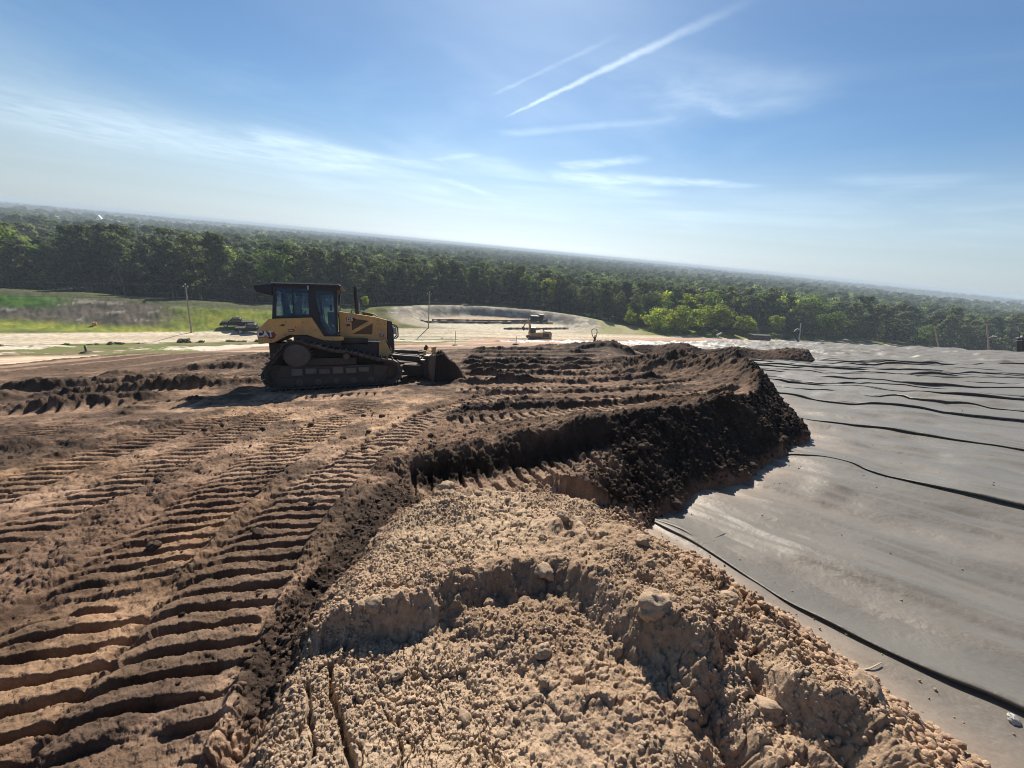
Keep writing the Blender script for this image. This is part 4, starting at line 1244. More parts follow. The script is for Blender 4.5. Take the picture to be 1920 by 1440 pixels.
    for (x, z) in ((1.50, 1.92), (1.50, 1.76), (1.62, 1.92), (1.62, 1.76), (1.40, 2.05), (1.4, 1.95), (1.62, 1.64)):
        MB().lathe_y((x, -0.545, z), [(0.013, -0.008), (0.013, 0.003)], 8).build('bolt', M_BLK, hood)
    MB().tube([(0.78, -0.22, 2.20), (0.775, -0.22, 2.42), (0.77, -0.22, 3.06), (0.755, -0.22, 3.14)], [0.075, 0.062, 0.058, 0.058], 16).build('exhaust_stack', M_BLK, hood, smooth=40)
    MB().tube([(0.88, -0.30, 2.2), (0.86, -0.30, 2.7)], 0.012, 6).build('stack_brace', M_GREYP, hood)
    hr = MB(); hr.tube([(0.60, -0.42, 2.26), (0.62, -0.42, 2.36), (1.30, -0.42, 2.255), (1.5, -0.42, 2.11)], 0.016, 6)
    hr.build('hood_handrail', M_BLK, hood, smooth=60)
    MB().box((1.1, 0, 2.26), (0.35, 0.5, 0.08), Euler((0, R(9), 0))).build('intake_cover', M_BLK, hood, bevel=0.02)
    # radiator guard at the nose
    rg = MB().prism([(1.69, 1.02), (1.705, 2.055), (1.86, 2.015), (1.90, 1.02)], -0.535, 0.535)
    rad = rg.build('radiator_guard', M_BLK, root, bevel=0.02)
    MB().box((1.895, 0, 1.45), (0.02, 1.0, 0.8)).build('radiator_screen', M_GREYP, rad)
    MB().box((1.885, -0.50, 1.30), (0.04, 0.06, 0.62)).build('guard_edge', M_GREYP, rad, bevel=0.01)
    for y in (-0.52, -0.36, 0.36, 0.52):
        MB().tube([(1.84, y, 1.93), (1.97, y, 1.90), (2.04, y, 1.80), (2.04, y, 1.52), (1.98, y, 1.45), (1.86, y, 1.45)], 0.017, 8).build('lamp_guard', M_BLK, rad, smooth=60)
    for y in (-0.44, 0.44):
        MB().box((1.93, y, 1.70), (0.08, 0.16, 0.22)).build('headlamp', M_GREYP, rad, bevel=0.02)
    # ---------------- blade gear
    for sgn in (-1, 1):
        y = sgn * 0.70
        cy = MB().tube([(0.24, y, 1.40), (1.07, y, 1.365)], 0.098, 18).build('lift_cylinder', M_BLK, root, smooth=40)
        MB().box((0.62, y - 0.0, 1.43), (0.62, 0.20, 0.10)).build('cylinder_guard', M_BLK, cy, bevel=0.03)
        MB().tube([(1.06, y, 1.365), (1.52, y, 1.345)], 0.034, 12).build('cylinder_rod', M_CHROME, cy, smooth=40)
        br = MB().prism([(1.42, 1.40), (1.38, 0.86), (1.83, 0.84), (1.60, 1.42)], y - 0.03, y + 0.03)
        br.lathe_y((1.51, y, 1.345), [(0.06, -0.06), (0.06, 0.06)], 16)
        br.build('lift_bracket', M_YEL, root, bevel=0.01)
    cf = MB()
    for sgn in (-1, 1):
        cf.prism([(0.6, 0.48), (0.6, 0.75), (2.1, 0.56), (2.95, 0.50), (2.95, 0.14), (2.1, 0.20)], sgn * 0.66, sgn * 0.48)
    cf.box((2.55, 0, 0.34), (0.55, 1.2, 0.34))
    cf.box((2.9, 0, 0.5), (0.25, 0.5, 0.7))
    cf.build('push_frame', M_MUD, root, bevel=0.02)
    ang = MB().tube([(1.72, -0.62, 0.86), (2.74, -0.66, 0.70)], 0.10, 16); ang.prism([(1.70, 0.86), (1.70, 0.93), (2.70, 0.83), (2.70, 0.75)], -0.74, -0.50)
    ang.build('angle_cylinder', M_BLK, root, bevel=0.01)
    MB().tube([(2.72, -0.66, 0.70), (3.04, -0.70, 0.64)], 0.04, 12).build('cylinder_rod', M_CHROME, root, smooth=40)
    tl = MB().tube([(1.85, 0.1, 0.98), (2.75, 0.25, 0.92)], 0.075, 14); tl.tube([(2.75, 0.25, 0.92), (3.06, 0.3, 0.90)], 0.04, 10)
    tl.build('tilt_cylinder', M_BLK, root, smooth=40)
    MB().tube([(1.75, -0.3, 0.98), (2.2, -0.35, 0.88), (2.62, -0.4, 0.86), (2.9, -0.45, 0.72)], 0.022, 8).build('hose', M_BLK, root, smooth=60)
    bp = [(3.10, -0.02), (3.05, 0.14), (3.01, 0.40), (3.02, 0.66), (3.07, 0.82), (3.14, 0.92), (3.07, 0.94), (2.98, 0.84), (2.92, 0.66), (2.91, 0.40), (2.96, 0.12), (3.04, -0.02)]
    bl = MB().prism(bp, -1.60, 1.60).build('blade', M_RUST, root, bevel=0.008)
    for y in (-1.605, 1.605):
        MB().prism([(3.14, -0.02), (3.10, 0.36), (3.14, 0.93), (2.98, 0.90), (2.88, 0.66), (2.89, 0.36), (3.0, -0.02)], y - 0.012, y + 0.012).build('end_bit', M_RUST, bl)
    MB().prism([(3.07, 0.93), (3.05, 1.16), (3.22, 1.19), (3.14, 0.93)], -1.20, -1.08).build('blade_top_guard', M_YEL, bl, bevel=0.01)
    MB().prism([(3.09, 0.92), (3.16, 1.02), (3.19, 1.02), (3.13, 0.92)], -0.95, 0.95).build('spill_guard', M_YEL, bl, bevel=0.006)
    for y in (-1.1, -0.55, 0.0, 0.55, 1.1):
        MB().prism([(2.92, 0.1), (2.78, 0.2), (2.76, 0.6), (2.92, 0.9)], y - 0.03, y + 0.03).build('blade_rib', M_MUD, bl)
    MB().box((2.92, -1.15, 0.88), (0.26, 0.5, 0.05)).build('blade_step', M_STEEL, bl, bevel=0.008)
    MB().box((2.84, -1.0, 0.96), (0.08, 0.14, 0.16)).build('blade_bracket', M_YEL, bl, bevel=0.01)
    return root, M

DOZER, DOZ_M = make_dozer()

# ------------------------------------------------------------------ operator
def skin_mesh(name, joints, edges, mat, parent=None, sub=2):
    """one continuous body grown over connected joints: (x, y, z, rx, rz)"""
    me = bpy.data.meshes.new(name)
    me.from_pydata([j[:3] for j in joints], edges, [])
    o = bpy.data.objects.new(name, me)
    COL.objects.link(o)
    sk = o.modifiers.new('skin', 'SKIN')
    for i, j in enumerate(joints):
        me.skin_vertices[0].data[i].radius = (j[3], j[4] if len(j) > 4 else j[3])
        me.skin_vertices[0].data[i].use_root = (i == 0)
    sb = o.modifiers.new('sub', 'SUBSURF'); sb.levels = sub; sb.render_levels = sub
    dg = bpy.context.evaluated_depsgraph_get()
    m2 = bpy.data.meshes.new_from_object(o.evaluated_get(dg))
    bpy.data.objects.remove(o)
    m2.name = name
    m2.polygons.foreach_set('use_smooth', [True] * len(m2.polygons))
    return link(name, m2, mat, parent)

def make_operator():
    skin, nt, bs = new_mat('skin')
    nz = noise_node(nt, 20, 3); nt.links.new(ramp(nt, nz.outputs['Fac'], [(0.3, (.22, .12, .08)), (0.7, (.30, .175, .12))]).outputs['Color'], bs.inputs['Base Color'])
    bs.inputs['Roughness'].default_value = 0.55
    shirt = paint('grey_beige_shirt', (.30, .28, .24), (.2, .17, .14), 0.9, 0.2, 6)
    jeans = paint('dark_trousers', (.035, .042, .06), (.07, .06, .05), 0.9, 0.2, 6)
    cap = paint('dark_cap', (.02, .022, .028), (.05, .045, .04), 0.8, 0.15, 6)
    M = DOZ_M @ Matrix.Translation((-1.05, 0, 2.10))
    root = empty('person', label='person seated at the controls inside the bulldozer cab in dark cap and pale shirt', cat='person', mat=M)
    J = [(0.0, 0, 0.02, .12, .15), (0.03, 0, 0.16, .11, .15), (0.05, 0, 0.30, .115, .165), (0.07, 0, 0.42, .09, .14), (0.10, 0, 0.50, .05, .055), (0.12, 0, 0.56, .05, .05),
         (0.135, 0, 0.62, .075, .068), (0.145, 0, 0.69, .085, .074), (0.135, 0, 0.755, .06, .055)]
    E = [(i, i + 1) for i in range(8)]
    def limb(pts, frm):
        k = frm
        for p in pts:
            J.append(p); E.append((k, len(J) - 1)); k = len(J) - 1
        return k
    for s in (-1, 1):
        w = limb([(0.07, s * 0.17, 0.42, .06), (0.10, s * 0.23, 0.30, .05), (0.12, s * 0.26, 0.16, .045), (0.22, s * 0.29, 0.12, .038), (0.30, s * 0.31, 0.12, .030), (0.345, s * 0.315, 0.125, .034)], 3)
        for q, (dy, ln) in enumerate(((-.03, .065), (-.01, .075), (.01, .07), (.03, .055))):
            limb([(0.375, s * 0.315 + dy, 0.13, .010), (0.375 + ln * .6, s * 0.315 + dy, 0.12, .009), (0.375 + ln * .75, s * 0.315 + dy, 0.085, .008)], w)
        limb([(0.345, s * 0.315 - s * .04, 0.12, .012), (0.38, s * 0.315 - s * .055, 0.10, .010)], w)
        limb([(0.05, s * 0.10, 0.0, .09), (0.30, s * 0.13, 0.03, .075), (0.48, s * 0.14, 0.03, .06), (0.54, s * 0.14, -0.18, .05), (0.56, s * 0.14, -0.38, .04), (0.66, s * 0.14, -0.43, .035)], 0)
    body = skin_mesh('body', J, E, skin, root)
    # face: nose and ears folded into the head hair piece would vanish at this size; keep them as small shapes of the head
    me = body.data
    me.materials.append(shirt); me.materials.append(jeans)
    for p in me.polygons:
        c = p.center
        if c.z < 0.06 and not (c.x > 0.14 and abs(c.y) > 0.22): p.material_index = 2
        elif c.z < 0.475 and not (c.x > 0.20 and abs(c.y) > 0.2): p.material_index = 1
    f = MB(); f.prism([(0.225, 0.665), (0.252, 0.655), (0.225, 0.70)], -0.012, 0.012)
    f.build('nose', skin, root)
    for s in (-1, 1):
        MB().box((0.14, s * 0.078, 0.675), (0.035, 0.012, 0.055)).build('ear', skin, root, bevel=0.005)
        MB().box((0.214, s * 0.032, 0.695), (0.012, 0.026, 0.012)).build('eye', cap, root)
    MB().box((0.215, 0, 0.632), (0.010, 0.045, 0.008)).build('mouth', paint('lips', (.2, .08, .07), (.2, .1, .08), .5, .1), root)
    h = MB()
    for i in range(5):
        pass
    h.lathe_y((0, 0, 0), [(0.001, 0), (0.095, 0.0), (0.094, 0.03), (0.075, 0.07), (0.03, 0.09)], 20)
    c = h.build('cap', cap, root, smooth=60)
    c.data.transform(Matrix.Translation((0.135, 0, 0.715)) @ Matrix.Rotation(R(90), 4, 'X') @ Matrix.Diagonal((1.0, 1, 0.9, 1)))
    MB().prism([(0.20, 0.722), (0.31, 0.708), (0.31, 0.715), (0.20, 0.735)], -0.065, 0.065).build('cap_peak', cap, c)
    bt = MB()
    return root
OPERATOR = make_operator()

# ------------------------------------------------------------------ soil rolled up in front of the blade
def soil_heap(name, profile_pts, loc_fn, label, cat, col=(.07, .046, .034), seed=1, nu=160, nv=90):
    """heap over an elongated footprint; loc_fn(u, v) gives x, y, base z and height"""
    U, V = np.meshgrid(np.linspace(0, 1, nu), np.linspace(0, 1, nv), indexing='ij')
    x, y, zb, h = loc_fn(U.ravel(), V.ravel())
    k = smooth(0.02, 0.15, h)
    z = zb - 0.06 + h
    c1 = clods(x + .03 * fbm(x * 7, y * 7, 2, 3), y, 0.28, seed + 1, 0.2, .6, .8) * 0.28; c2 = clods(x, y, 0.13, seed + 9, 0.25, .6, .8) * 0.13; c3 = clods(x, y, 0.06, seed + 17) * .06
    z = z + k * (0.45 * c1 + 0.8 * c2 + 0.8 * c3 + 0.05 * fbm(x * 1.5, y * 1.5, 3, seed))
    i = np.arange(nu - 1)[:, None]; j = np.arange(nv - 1)[None, :]
    F = np.stack([i * nv + j, (i + 1) * nv + j, (i + 1) * nv + j + 1, i * nv + j + 1], -1).reshape(-1, 4)
    n = fbm(x * 1.2, y * 1.2, 3, seed + 40)
    colr = lerp(np.broadcast_to(c_(*col), (len(x), 3)), c_(.13, .083, .058), np.clip(0.3 + 1.1 * n, 0, 1) * .7)
    o = np_mesh(name, np.stack([x, y, z], 1), F, M_SOIL, col=colr)
    return tag(o, label, cat)

def blade_heap(u, v):
    lx = 2.99 + 1.25 * u; ly = -1.80 + 3.65 * v
    prof = np.where(u < 0.12, smooth(-0.02, 0.12, u), (1 - (u - 0.12) / 0.88) ** 0.8)
    edge = smooth(0, 0.09, v) * (1 - smooth(0.9, 1, v))
    h = 1.06 * prof * edge * (0.8 + 0.4 * vnoise(u * 3, v * 8, 5))
    P = np.stack([lx, ly, np.zeros_like(lx), np.ones_like(lx)])
    W = np.array(DOZ_M) @ P
    return W[0], W[1], W[2], h
soil_heap('soil_heap', None, blade_heap, 'dark clod heap rolled up against the bulldozer blade', 'soil heap', col=(.036, .026, .021), seed=31)

def windrow_fn(pts, half, hgt, seed):
    P = resample(pts, 60)
    def fn(u, v):
        s = u * (len(P) - 1); i = np.clip(s.astype(int), 0, len(P) - 2); f = (s - i)[:, None]
        c = P[i] * (1 - f) + P[i + 1] * f
        t = P[np.minimum(i + 1, len(P) - 1)] - P[i]; t = t / np.linalg.norm(t, axis=1)[:, None]
        n = np.stack([-t[:, 1], t[:, 0]], 1)
        w = half * (0.75 + 0.5 * vnoise(u * 6, u * 0, seed)) * smooth(-.02, 0.06, u) * (1 - smooth(0.93, 1.01, u)) + 0.02
        q = (v * 2 - 1)
        xy = c + n * (q * w)[:, None]
        h = hgt * (1 - np.abs(q) ** 1.3) * (0.65 + 0.6 * vnoise(u * 9, u * 0 + 2, seed + 3)) * smooth(0, 0.14, u) * (1 - smooth(0.88, 1.0, u))
        return xy[:, 0], xy[:, 1], L_(xy[:, 0], xy[:, 1]), h
    return fn
soil_heap('soil_windrow', None, windrow_fn(_k([(9.5, 36.5), (12, 34.2), (15, 31.8), (18.5, 30.4), (21.2, 29.3), (22.8, 28.6)]), 1.6, 1.2, 5),
          'long low bank of dark soil lying across the grey liner sheet', 'soil bank', seed=61, nu=260, nv=40)
# ------------------------------------------------------------------ vehicles and gear on the benches
M_NAVY = paint('dark_navy_paint', (.005, .007, .014), (.03, .028, .026), 0.5, 0.05, 2, spec=0.2)
M_BLACKCAR = paint('black_car_paint', (.005, .005, .006), (.03, .028, .026), 0.5, 0.05, 2, spec=0.2)
M_GREYCAR = paint('grey_car_paint', (.16, .17, .18), (.2, .17, .14), 0.3, 0.25, 2)
M_TYRE = paint('tyre_rubber', (.015, .015, .015), (.08, .065, .05), 0.85, 0.4, 4)
M_RIM = paint('alloy_rim', (.5, .5, .5), (.25, .2, .16), 0.3, 0.3, 6, metal=0.6)
M_DGLASS = paint('dark_window', (.012, .016, .02), (.05, .05, .05), 0.06, 0.05, 3)
M_LAMP = paint('lamp_lens', (.7, .7, .68), (.4, .4, .38), 0.15, 0.05, 3)
M_WOOD = paint('weathered_pole_wood', (.20, .165, .13), (.32, .28, .23), 0.9, 0.5, 5)
M_PIPEW = paint('white_pipe', (.66, .66, .63), (.4, .34, .28), 0.4, 0.25, 5)
M_PIPEB = paint('black_pipe', (.014, .014, .015), (.08, .065, .05), 0.45, 0.25, 5)
M_WIRE = paint('grey_cable', (.10, .10, .10), (.14, .14, .14), 0.5, 0.1, 5)
M_EXC = paint('old_machine_yellow', (.52, .37, .14), (.28, .21, .14), 0.55, 0.45, 1.2)
M_CONC = paint('pale_concrete', (.55, .52, .47), (.36, .31, .25), 0.9, 0.4, 2)
M_SOCK = paint('black_silt_sock', (.028, .025, .022), (.13, .10, .075), 0.9, 0.5, 1.5)

def gz(x, y): return ground_z(x, y)

def pickup(name, label, paintm, loc, rz, group):
    t = empty(name, loc, rz, label, 'pickup truck', group)
    b = MB()
    b.prism([(-2.85, 0.45), (-2.88, 0.98), (-2.82, 1.12), (1.15, 1.14), (2.55, 1.06), (2.86, 0.90), (2.90, 0.45), (2.35, 0.42), (2.2, 0.75), (1.6, 0.75), (1.42, 0.42), (-1.35, 0.42), (-1.5, 0.75), (-2.15, 0.75), (-2.3, 0.42)], -0.97, 0.97)
    body = b.build('body', paintm, t, bevel=0.05)
    MB().box((-1.80, 0, 1.128), (1.75, 1.55, 0.02)).build('bed_cover', M_PIPEB, body)
    cab = MB().prism([(-0.85, 1.10), (-0.72, 1.78), (-0.55, 1.86), (0.62, 1.84), (0.80, 1.76), (1.42, 1.12)], -0.86, 0.86).build('cab', paintm, t, bevel=0.05)
    for y in (-1, 1):
        MB().prism([(-0.68, 1.20), (-0.60, 1.70), (0.02, 1.74), (0.02, 1.18)], y * 0.852, y * 0.868).build('side_window', M_DGLASS, cab)
        MB().prism([(0.09, 1.18), (0.09, 1.74), (0.60, 1.70), (1.12, 1.17)], y * 0.852, y * 0.868).build('side_window', M_DGLASS, cab)
        MB().box((1.05, y * 1.05, 1.24), (0.14, 0.16, 0.16)).build('mirror', M_RIM, body, bevel=0.03)
        MB().box((2.84, y * 0.72, 0.86), (0.10, 0.38, 0.18)).build('headlight', M_LAMP, body, bevel=0.02)
    MB().prism([(0.80, 1.74), (1.41, 1.15), (1.43, 1.17), (0.83, 1.77)], -0.74, 0.74).build('windscreen', M_DGLASS, cab)
    MB().box((2.89, 0, 0.52), (0.14, 1.8, 0.18)).build('bumper', M_RIM, body, bevel=0.03)
    for x in (-1.85, 1.88):
        for y in (-0.86, 0.86):
            s = 1 if y > 0 else -1
            w = MB().lathe_y((x, y, 0.40), [(0.30, -0.12), (0.39, -0.11), (0.40, 0), (0.39, 0.11), (0.30, 0.12)], 22).build('wheel', M_TYRE, t, smooth=40)
            MB().lathe_y((x, y + s * 0.115, 0.40), [(0.25, -0.01), (0.24, 0.012), (0.06, 0.02)], 16).build('rim', M_RIM, w, smooth=40)
    return t
pickup('pickup_truck', 'black pickup truck parked nose left before the grassy bank', M_BLACKCAR, (-58.0, 77.6, gz(-58.0, 77.6) + 0.02), R(29 + 180), 'pickup trucks parked by the road')
pickup('pickup_truck', 'dark navy pickup truck parked in front of the black one behind the bulldozer tail', M_NAVY, (-53.9, 75.9, gz(-53.9, 75.9) + 0.02), R(27), 'pickup trucks parked by the road')
pickup('pickup_truck', 'grey pickup truck standing beyond the far edge of the liner sheet', M_GREYCAR, (112.5, 132.5, BENCH + 0.02), R(17), 'pickup trucks parked by the road')

def upright(x, y, z, d):
    return Matrix.Translation((x, y, z)) @ Vector((0, 0, 1)).rotation_difference(Vector(d)).to_matrix().to_4x4()

def make_excavator():
    t = empty('excavator', (3.7, 81.5, gz(3.7, 81.5)), R(12), 'small dusty yellow excavator with raised boom standing on the bench', 'excavator')
    for y in (-0.85, 0.85):
        c = MB().prism([(-1.35, 0.35), (-1.2, 0.08), (-0.95, 0), (0.95, 0), (1.2, 0.08), (1.35, 0.35), (1.15, 0.66), (-1.15, 0.66)], y - 0.22, y + 0.22)
        for k in range(14): c.box((-1.05 + 0.16 * k, y, 0.68), (0.05, 0.46, 0.05))
        c.build('track', M_TRK, t, bevel=0.03)
    ho = MB().prism([(-1.45, 0.80), (-1.5, 1.55), (-0.9, 1.72), (0.2, 1.55), (0.95, 1.45), (0.95, 0.80)], -0.95, 0.95).build('house', M_EXC, t, bevel=0.06)
    MB().prism([(-0.1, 1.45), (0.0, 2.55), (0.85, 2.55), (1.0, 1.45)], 0.10, 0.92).build('cab', M_FRAME, ho, bevel=0.04)
    MB().prism([(0.06, 1.6), (0.12, 2.42), (0.75, 2.42), (0.88, 1.6)], 0.085, 0.102).build('cab_window', M_DGLASS, ho)
    bm_ = MB().tube([(0.8, -0.15, 1.25), (0.95, -0.15, 2.7), (1.35, -0.15, 3.9)], [0.2, 0.22, 0.14], 8)
    boom = bm_.build('boom', M_EXC, t, bevel=0.01)
    MB().tube([(1.25, -0.15, 4.0), (1.75, -0.15, 3.5), (2.2, -0.15, 2.4)], [0.12, 0.13, 0.10], 8).build('stick', M_EXC, boom, bevel=0.01)
    MB().prism([(2.05, 2.45), (2.4, 2.45), (2.45, 1.95), (2.15, 1.7), (1.85, 2.0)], -0.45, 0.15).build('bucket', M_MUD, boom, bevel=0.02)
    MB().tube([(1.0, -0.15, 1.6), (1.15, -0.15, 2.9)], 0.07, 8).build('boom_cylinder', M_CHROME, boom)
    t.scale = (1.12, 1.12, 1.05)
    t.rotation_euler = (0, 0, R(12 + 180))
    g = empty('generator', (6.3, 81.8, gz(6.3, 81.8)), R(10), 'dusty brown engine box on skids standing behind the small excavator', 'generator')
    MB().box((0, 0, 1.0), (2.2, 1.5, 1.3)).box((0.2, 0, 1.72), (1.4, 1.2, 0.2)).build('housing', M_EXC, g, bevel=0.06)
    MB().box((0, -0.6, 0.17), (2.6, 0.16, 0.34)).box((0, 0.6, 0.17), (2.6, 0.16, 0.34)).build('skid', M_TRK, g, bevel=0.02)
    MB().tube([(-0.7, 0.2, 1.6), (-0.7, 0.2, 2.5)], 0.10, 10).build('exhaust', M_PIPEB, g)
    MB().prism([(-0.9, 0.6), (-0.9, 1.4), (0.5, 1.4), (0.5, 0.6)], -0.77, -0.752).build('side_panel', M_MUD, g)
make_excavator()

# ------------------------------------------------------------------ poles and cables
def pole(base, top, r, label, fittings=True, group='timber poles along the road'):
    b = Vector(base); tp = Vector(top) - b
    t = empty('utility_pole', base, 0, label, 'pole', group)
    MB().tube([(0, 0, -0.3), tuple(tp * 0.5), tuple(tp)], [r, r * .85, r * .7], 10).build('shaft', M_WOOD, t, smooth=50)
    if fittings:
        br = MB().tube([tuple(tp * 0.985 + Vector((-0.45, 0, -0.15))), tuple(tp * 0.985 + Vector((0.45, 0, -0.15)))], 0.05, 6)
        br.tube([tuple(tp), tuple(tp + Vector((0, 0, 0.35)))], 0.05, 6)
        a = br.build('bracket', M_WIRE, t)
        for dx in (-0.42, 0.0, 0.42):
            z = 0.35 if dx == 0 else -0.05
            MB().tube([tuple(tp + Vector((dx, 0, z))), tuple(tp + Vector((dx, 0, z + 0.22)))], [0.10, 0.07], 8).build('insulator', M_PIPEW, a)
    return Vector(top) + Vector((0, 0, 0.3))
p0 = Vector((-118, 40, -10.8))
t0 = pole((-118, 40, gz(-118, 40)), tuple(p0), 0.15, 'brown timber pole at the far left end of the road')
t1 = pole((-63.3, 72.1, -21.0), (-63.0, 72.4, -12.4), 0.15, 'brown timber pole before the grassy bank')
t2 = pole((-22.5, 96.0, -21.0), (-22.4, 96.0, -12.5), 0.15, 'thin timber pole standing before the earth basin')
t3 = pole((17.3, 151.5, gz(17.3, 151.5)), (17.0, 152.4, -16.6), 0.15, 'short timber pole against the woods behind the basin')
t4 = pole((60.6, 152.6, gz(60.6, 152.6)), (60.2, 154, -14.2), 0.15, 'grey timber pole among the trees right of the basin')
def cable(a, b, sag, label, r=0.026):
    pts = [a.lerp(b, k / 14) - Vector((0, 0, 4 * sag * (k / 14) * (1 - k / 14))) for k in range(15)]
    o = MB().tube(pts, r, 5).build('power_line', M_WIRE, smooth=60)
    tag(o, label, 'power line', 'power lines between the poles')
for (a, b, nm) in ((t0, t1, 'at the left end over the bank'), (t1, t2, 'passing behind the bulldozer'), (t2, t3, 'over the earth basin'), (t3, t4, 'along the woods right of the basin')):
    cable(a, b, 0.8, 'upper grey cable ' + nm)
    cable(a - Vector((0, 0, 2.3)), b - Vector((0, 0, 2.3)), 0.9, 'lower grey cable ' + nm)
pole((96.0, 82.6, -21.0), (91.86, 87.35, -7.9), 0.17, 'pale pole leaning left beyond the liner edge, without a lamp', False, 'leaning poles beyond the liner edge')
pole((100.3, 77.6, -21.0), (97.23, 82.77, -5.83), 0.17, 'pale pole leaning left beyond the liner edge, with a white lamp', False, 'leaning poles beyond the liner edge')
lp = empty('lamp', (97.9, 81.7, -8.6), 0, 'white lamp on a short arm held by the leaning pole at far right', 'lamp')
MB().tube([(0, 0, 0), (0.7, 0, 0.35)], 0.05, 6).build('arm', M_PIPEW, lp)
MB().box((0.95, 0, 0.36), (0.7, 0.35, 0.22)).build('lamp_head', M_PIPEW, lp, bevel=0.06)

# ------------------------------------------------------------------ gas wells and pipes
w = empty('gas_well', mat=upright(48.6, 66.7, float(L_(48.6, 66.7)) - 0.05, (-.15, .11, .98)), label='tall pale standpipe with a black hose loop standing on the far liner', cat='gas well')
MB().tube([(0.2, 0, 0), (0.2, 0.0, 3.4)], 0.085, 10).build('standpipe', M_PIPEW, w, smooth=50)
MB().tube([(0.15, 0, 0.1), (-0.35, 0, 0.9), (-0.75, 0, 1.6), (-0.75, 0, 2.0)], 0.10, 8).build('hose', M_PIPEB, w, smooth=60)
MB().tube([(-0.75, 0, 1.95), (-0.6, 0, 2.25), (-0.2, 0.1, 2.45), (0.2, 0.12, 2.3)], 0.09, 8).build('elbow', M_PIPEW, w, smooth=60)
MB().box((0.05, 0.05, 1.9), (0.14, 0.14, 0.5)).build('valve', M_PIPEB, w, bevel=0.02)
w = empty('gas_well', (10.4, 50.5, gz(10.4, 50.5)), 0, 'black well head with a looped hose behind the dark soil pile', 'gas well')
MB().tube([(0, 0, 0), (0, 0, 1.5)], [0.2, 0.12], 10).tube([(0.35, 0, 0), (0.38, 0, 0.9)], 0.05, 8).build('well_casing', M_PIPEB, w, smooth=50)
MB().tube([(0, 0, 0.9), (-0.45, 0, 1.5), (-0.6, 0, 2.1), (-0.35, 0, 2.35), (0.05, 0, 2.3), (0.15, 0, 1.9), (0.1, 0, 1.4)], 0.055, 8).build('hose', M_PIPEB, w, smooth=60)
MB().box((0.08, -0.05, 1.45), (0.24, 0.24, 0.3)).build('valve', M_PIPEW, w, bevel=0.04)
w = empty('gas_well', mat=upright(54.0, 41.8, float(L_(54.0, 41.8)) - 0.03, (-.20, .25, .94)), label='black pipe cluster with pale clamps at the right end of the liner', cat='gas well')
MB().tube([(0, 0, 0), (0.0, 0, 1.55)], 0.20, 12).build('well_casing', M_PIPEB, w, smooth=50)
MB().tube([(0.55, 0.1, 0), (0.5, 0.1, 1.3), (0.2, 0.05, 1.75)], 0.15, 10).build('hose', M_PIPEB, w, smooth=60)
for z in (1.35, 1.62): MB().lathe_y((0, 0, 0), [(0.22, -0.03), (0.22, 0.03)], 14).build('clamp', M_PIPEW, w).data.transform(Matrix.Translation((0, 0, z)) @ Matrix.Rotation(R(90), 4, 'X'))
MB().tube([(0, 0, 1.5), (0.05, 0, 2.0)], 0.06, 8).build('gauge', M_PIPEB, w)
w = empty('vent_pipe', (51.8, 100.2, gz(51.8, 100.2)), 0, 'white vent pipe with a tilted cap on a thin stand by the road', 'vent pipe')
MB().tube([(0, 0, 0), (0.15, 0, 2.0), (0.35, 0, 3.6)], 0.06, 8).build('stand', M_PIPEW, w)
MB().tube([(0.05, 0, 3.5), (1.1, 0, 4.15)], 0.20, 12).build('cap', M_PIPEW, w)
MB().tube([(0.1, 0, 0.7), (1.3, -0.3, 0.0), (2.4, -0.6, -0.35)], 0.05, 6).build('brace', M_PIPEB, w)
o = MB().tube([(37.0, 100.1, -20.3), (38.9, 99.4, -22.0)], 0.06, 6).build('marker_post', M_PIPEB)
tag(o, 'thin dark post leaning over the ditch right of the excavator', 'post')
o = MB().tube([(0, 0, 0), (-0.55, 0, 1.0)], 0.05, 6).build('marker_post', M_PIPEW); o.location = (17.0, 70.5, gz(17.0, 70.5))
tag(o, 'short white post leaning left beyond the black well head', 'post')
for (x, y, h, rr, m, lab) in ((-8.68, 53.5, 2.1, 0.05, M_WOOD, 'thin survey stake on a dark foot on the bare brown ground'), (0.0, 50.8, 1.2, 0.045, M_WOOD, 'short thin stake beside the reddish bare ground'),
                              (-43.4, 36.5, 0.75, 0.09, M_PIPEB, 'short dark stake in the pale sand at left')):
    z = gz(x, y)
    t = empty('survey_stake', (x, y, z), 0, lab, 'stake', 'survey stakes on the slope')
    MB().tube([(0, 0, -0.1), (0.03, 0, h * .6), (0.02, 0, h)], [rr, rr * .9, rr * .8], 6).build('shaft', m, t)
    MB().prism([(-0.5, -0.05), (-0.2, 0.14), (0.25, 0.12), (0.5, -0.05)], -0.3, 0.3).build('foot', M_MUD, t, bevel=0.04)
tk = empty('dumpster', (77.0, 122.6, BENCH + 0.01), R(14), 'black open topped container standing on the road right of the willows', 'container')
MB().prism([(-3.1, 0.25), (-3.5, 2.2), (3.5, 2.2), (3.1, 0.25)], -1.2, 1.2).build('tub', M_PIPEB, tk, bevel=0.03)
MB().box((0, -1.22, 2.16), (7.1, 0.12, 0.14)).box((0, 1.22, 2.16), (7.1, 0.12, 0.14)).build('rim', M_PIPEB, tk, bevel=0.02)
for k in range(6): MB().box((-2.5 + k, -1.23, 1.2), (0.12, 0.08, 1.7)).build('rib', M_PIPEB, tk)
for x in (-2.4, 2.4): MB().box((x, 0, 0.13), (0.4, 2.2, 0.24)).build('runner', M_TRK, tk)
tb = empty('concrete_block', (67.5, 108.5, gz(67.5, 108.5)), R(8), 'white slab on two stubby legs before the black container', 'slab')
MB().box((0, 0, 1.35), (2.4, 1.4, 0.35), Euler((0, R(4), 0))).build('slab', M_CONC, tb, bevel=0.04)
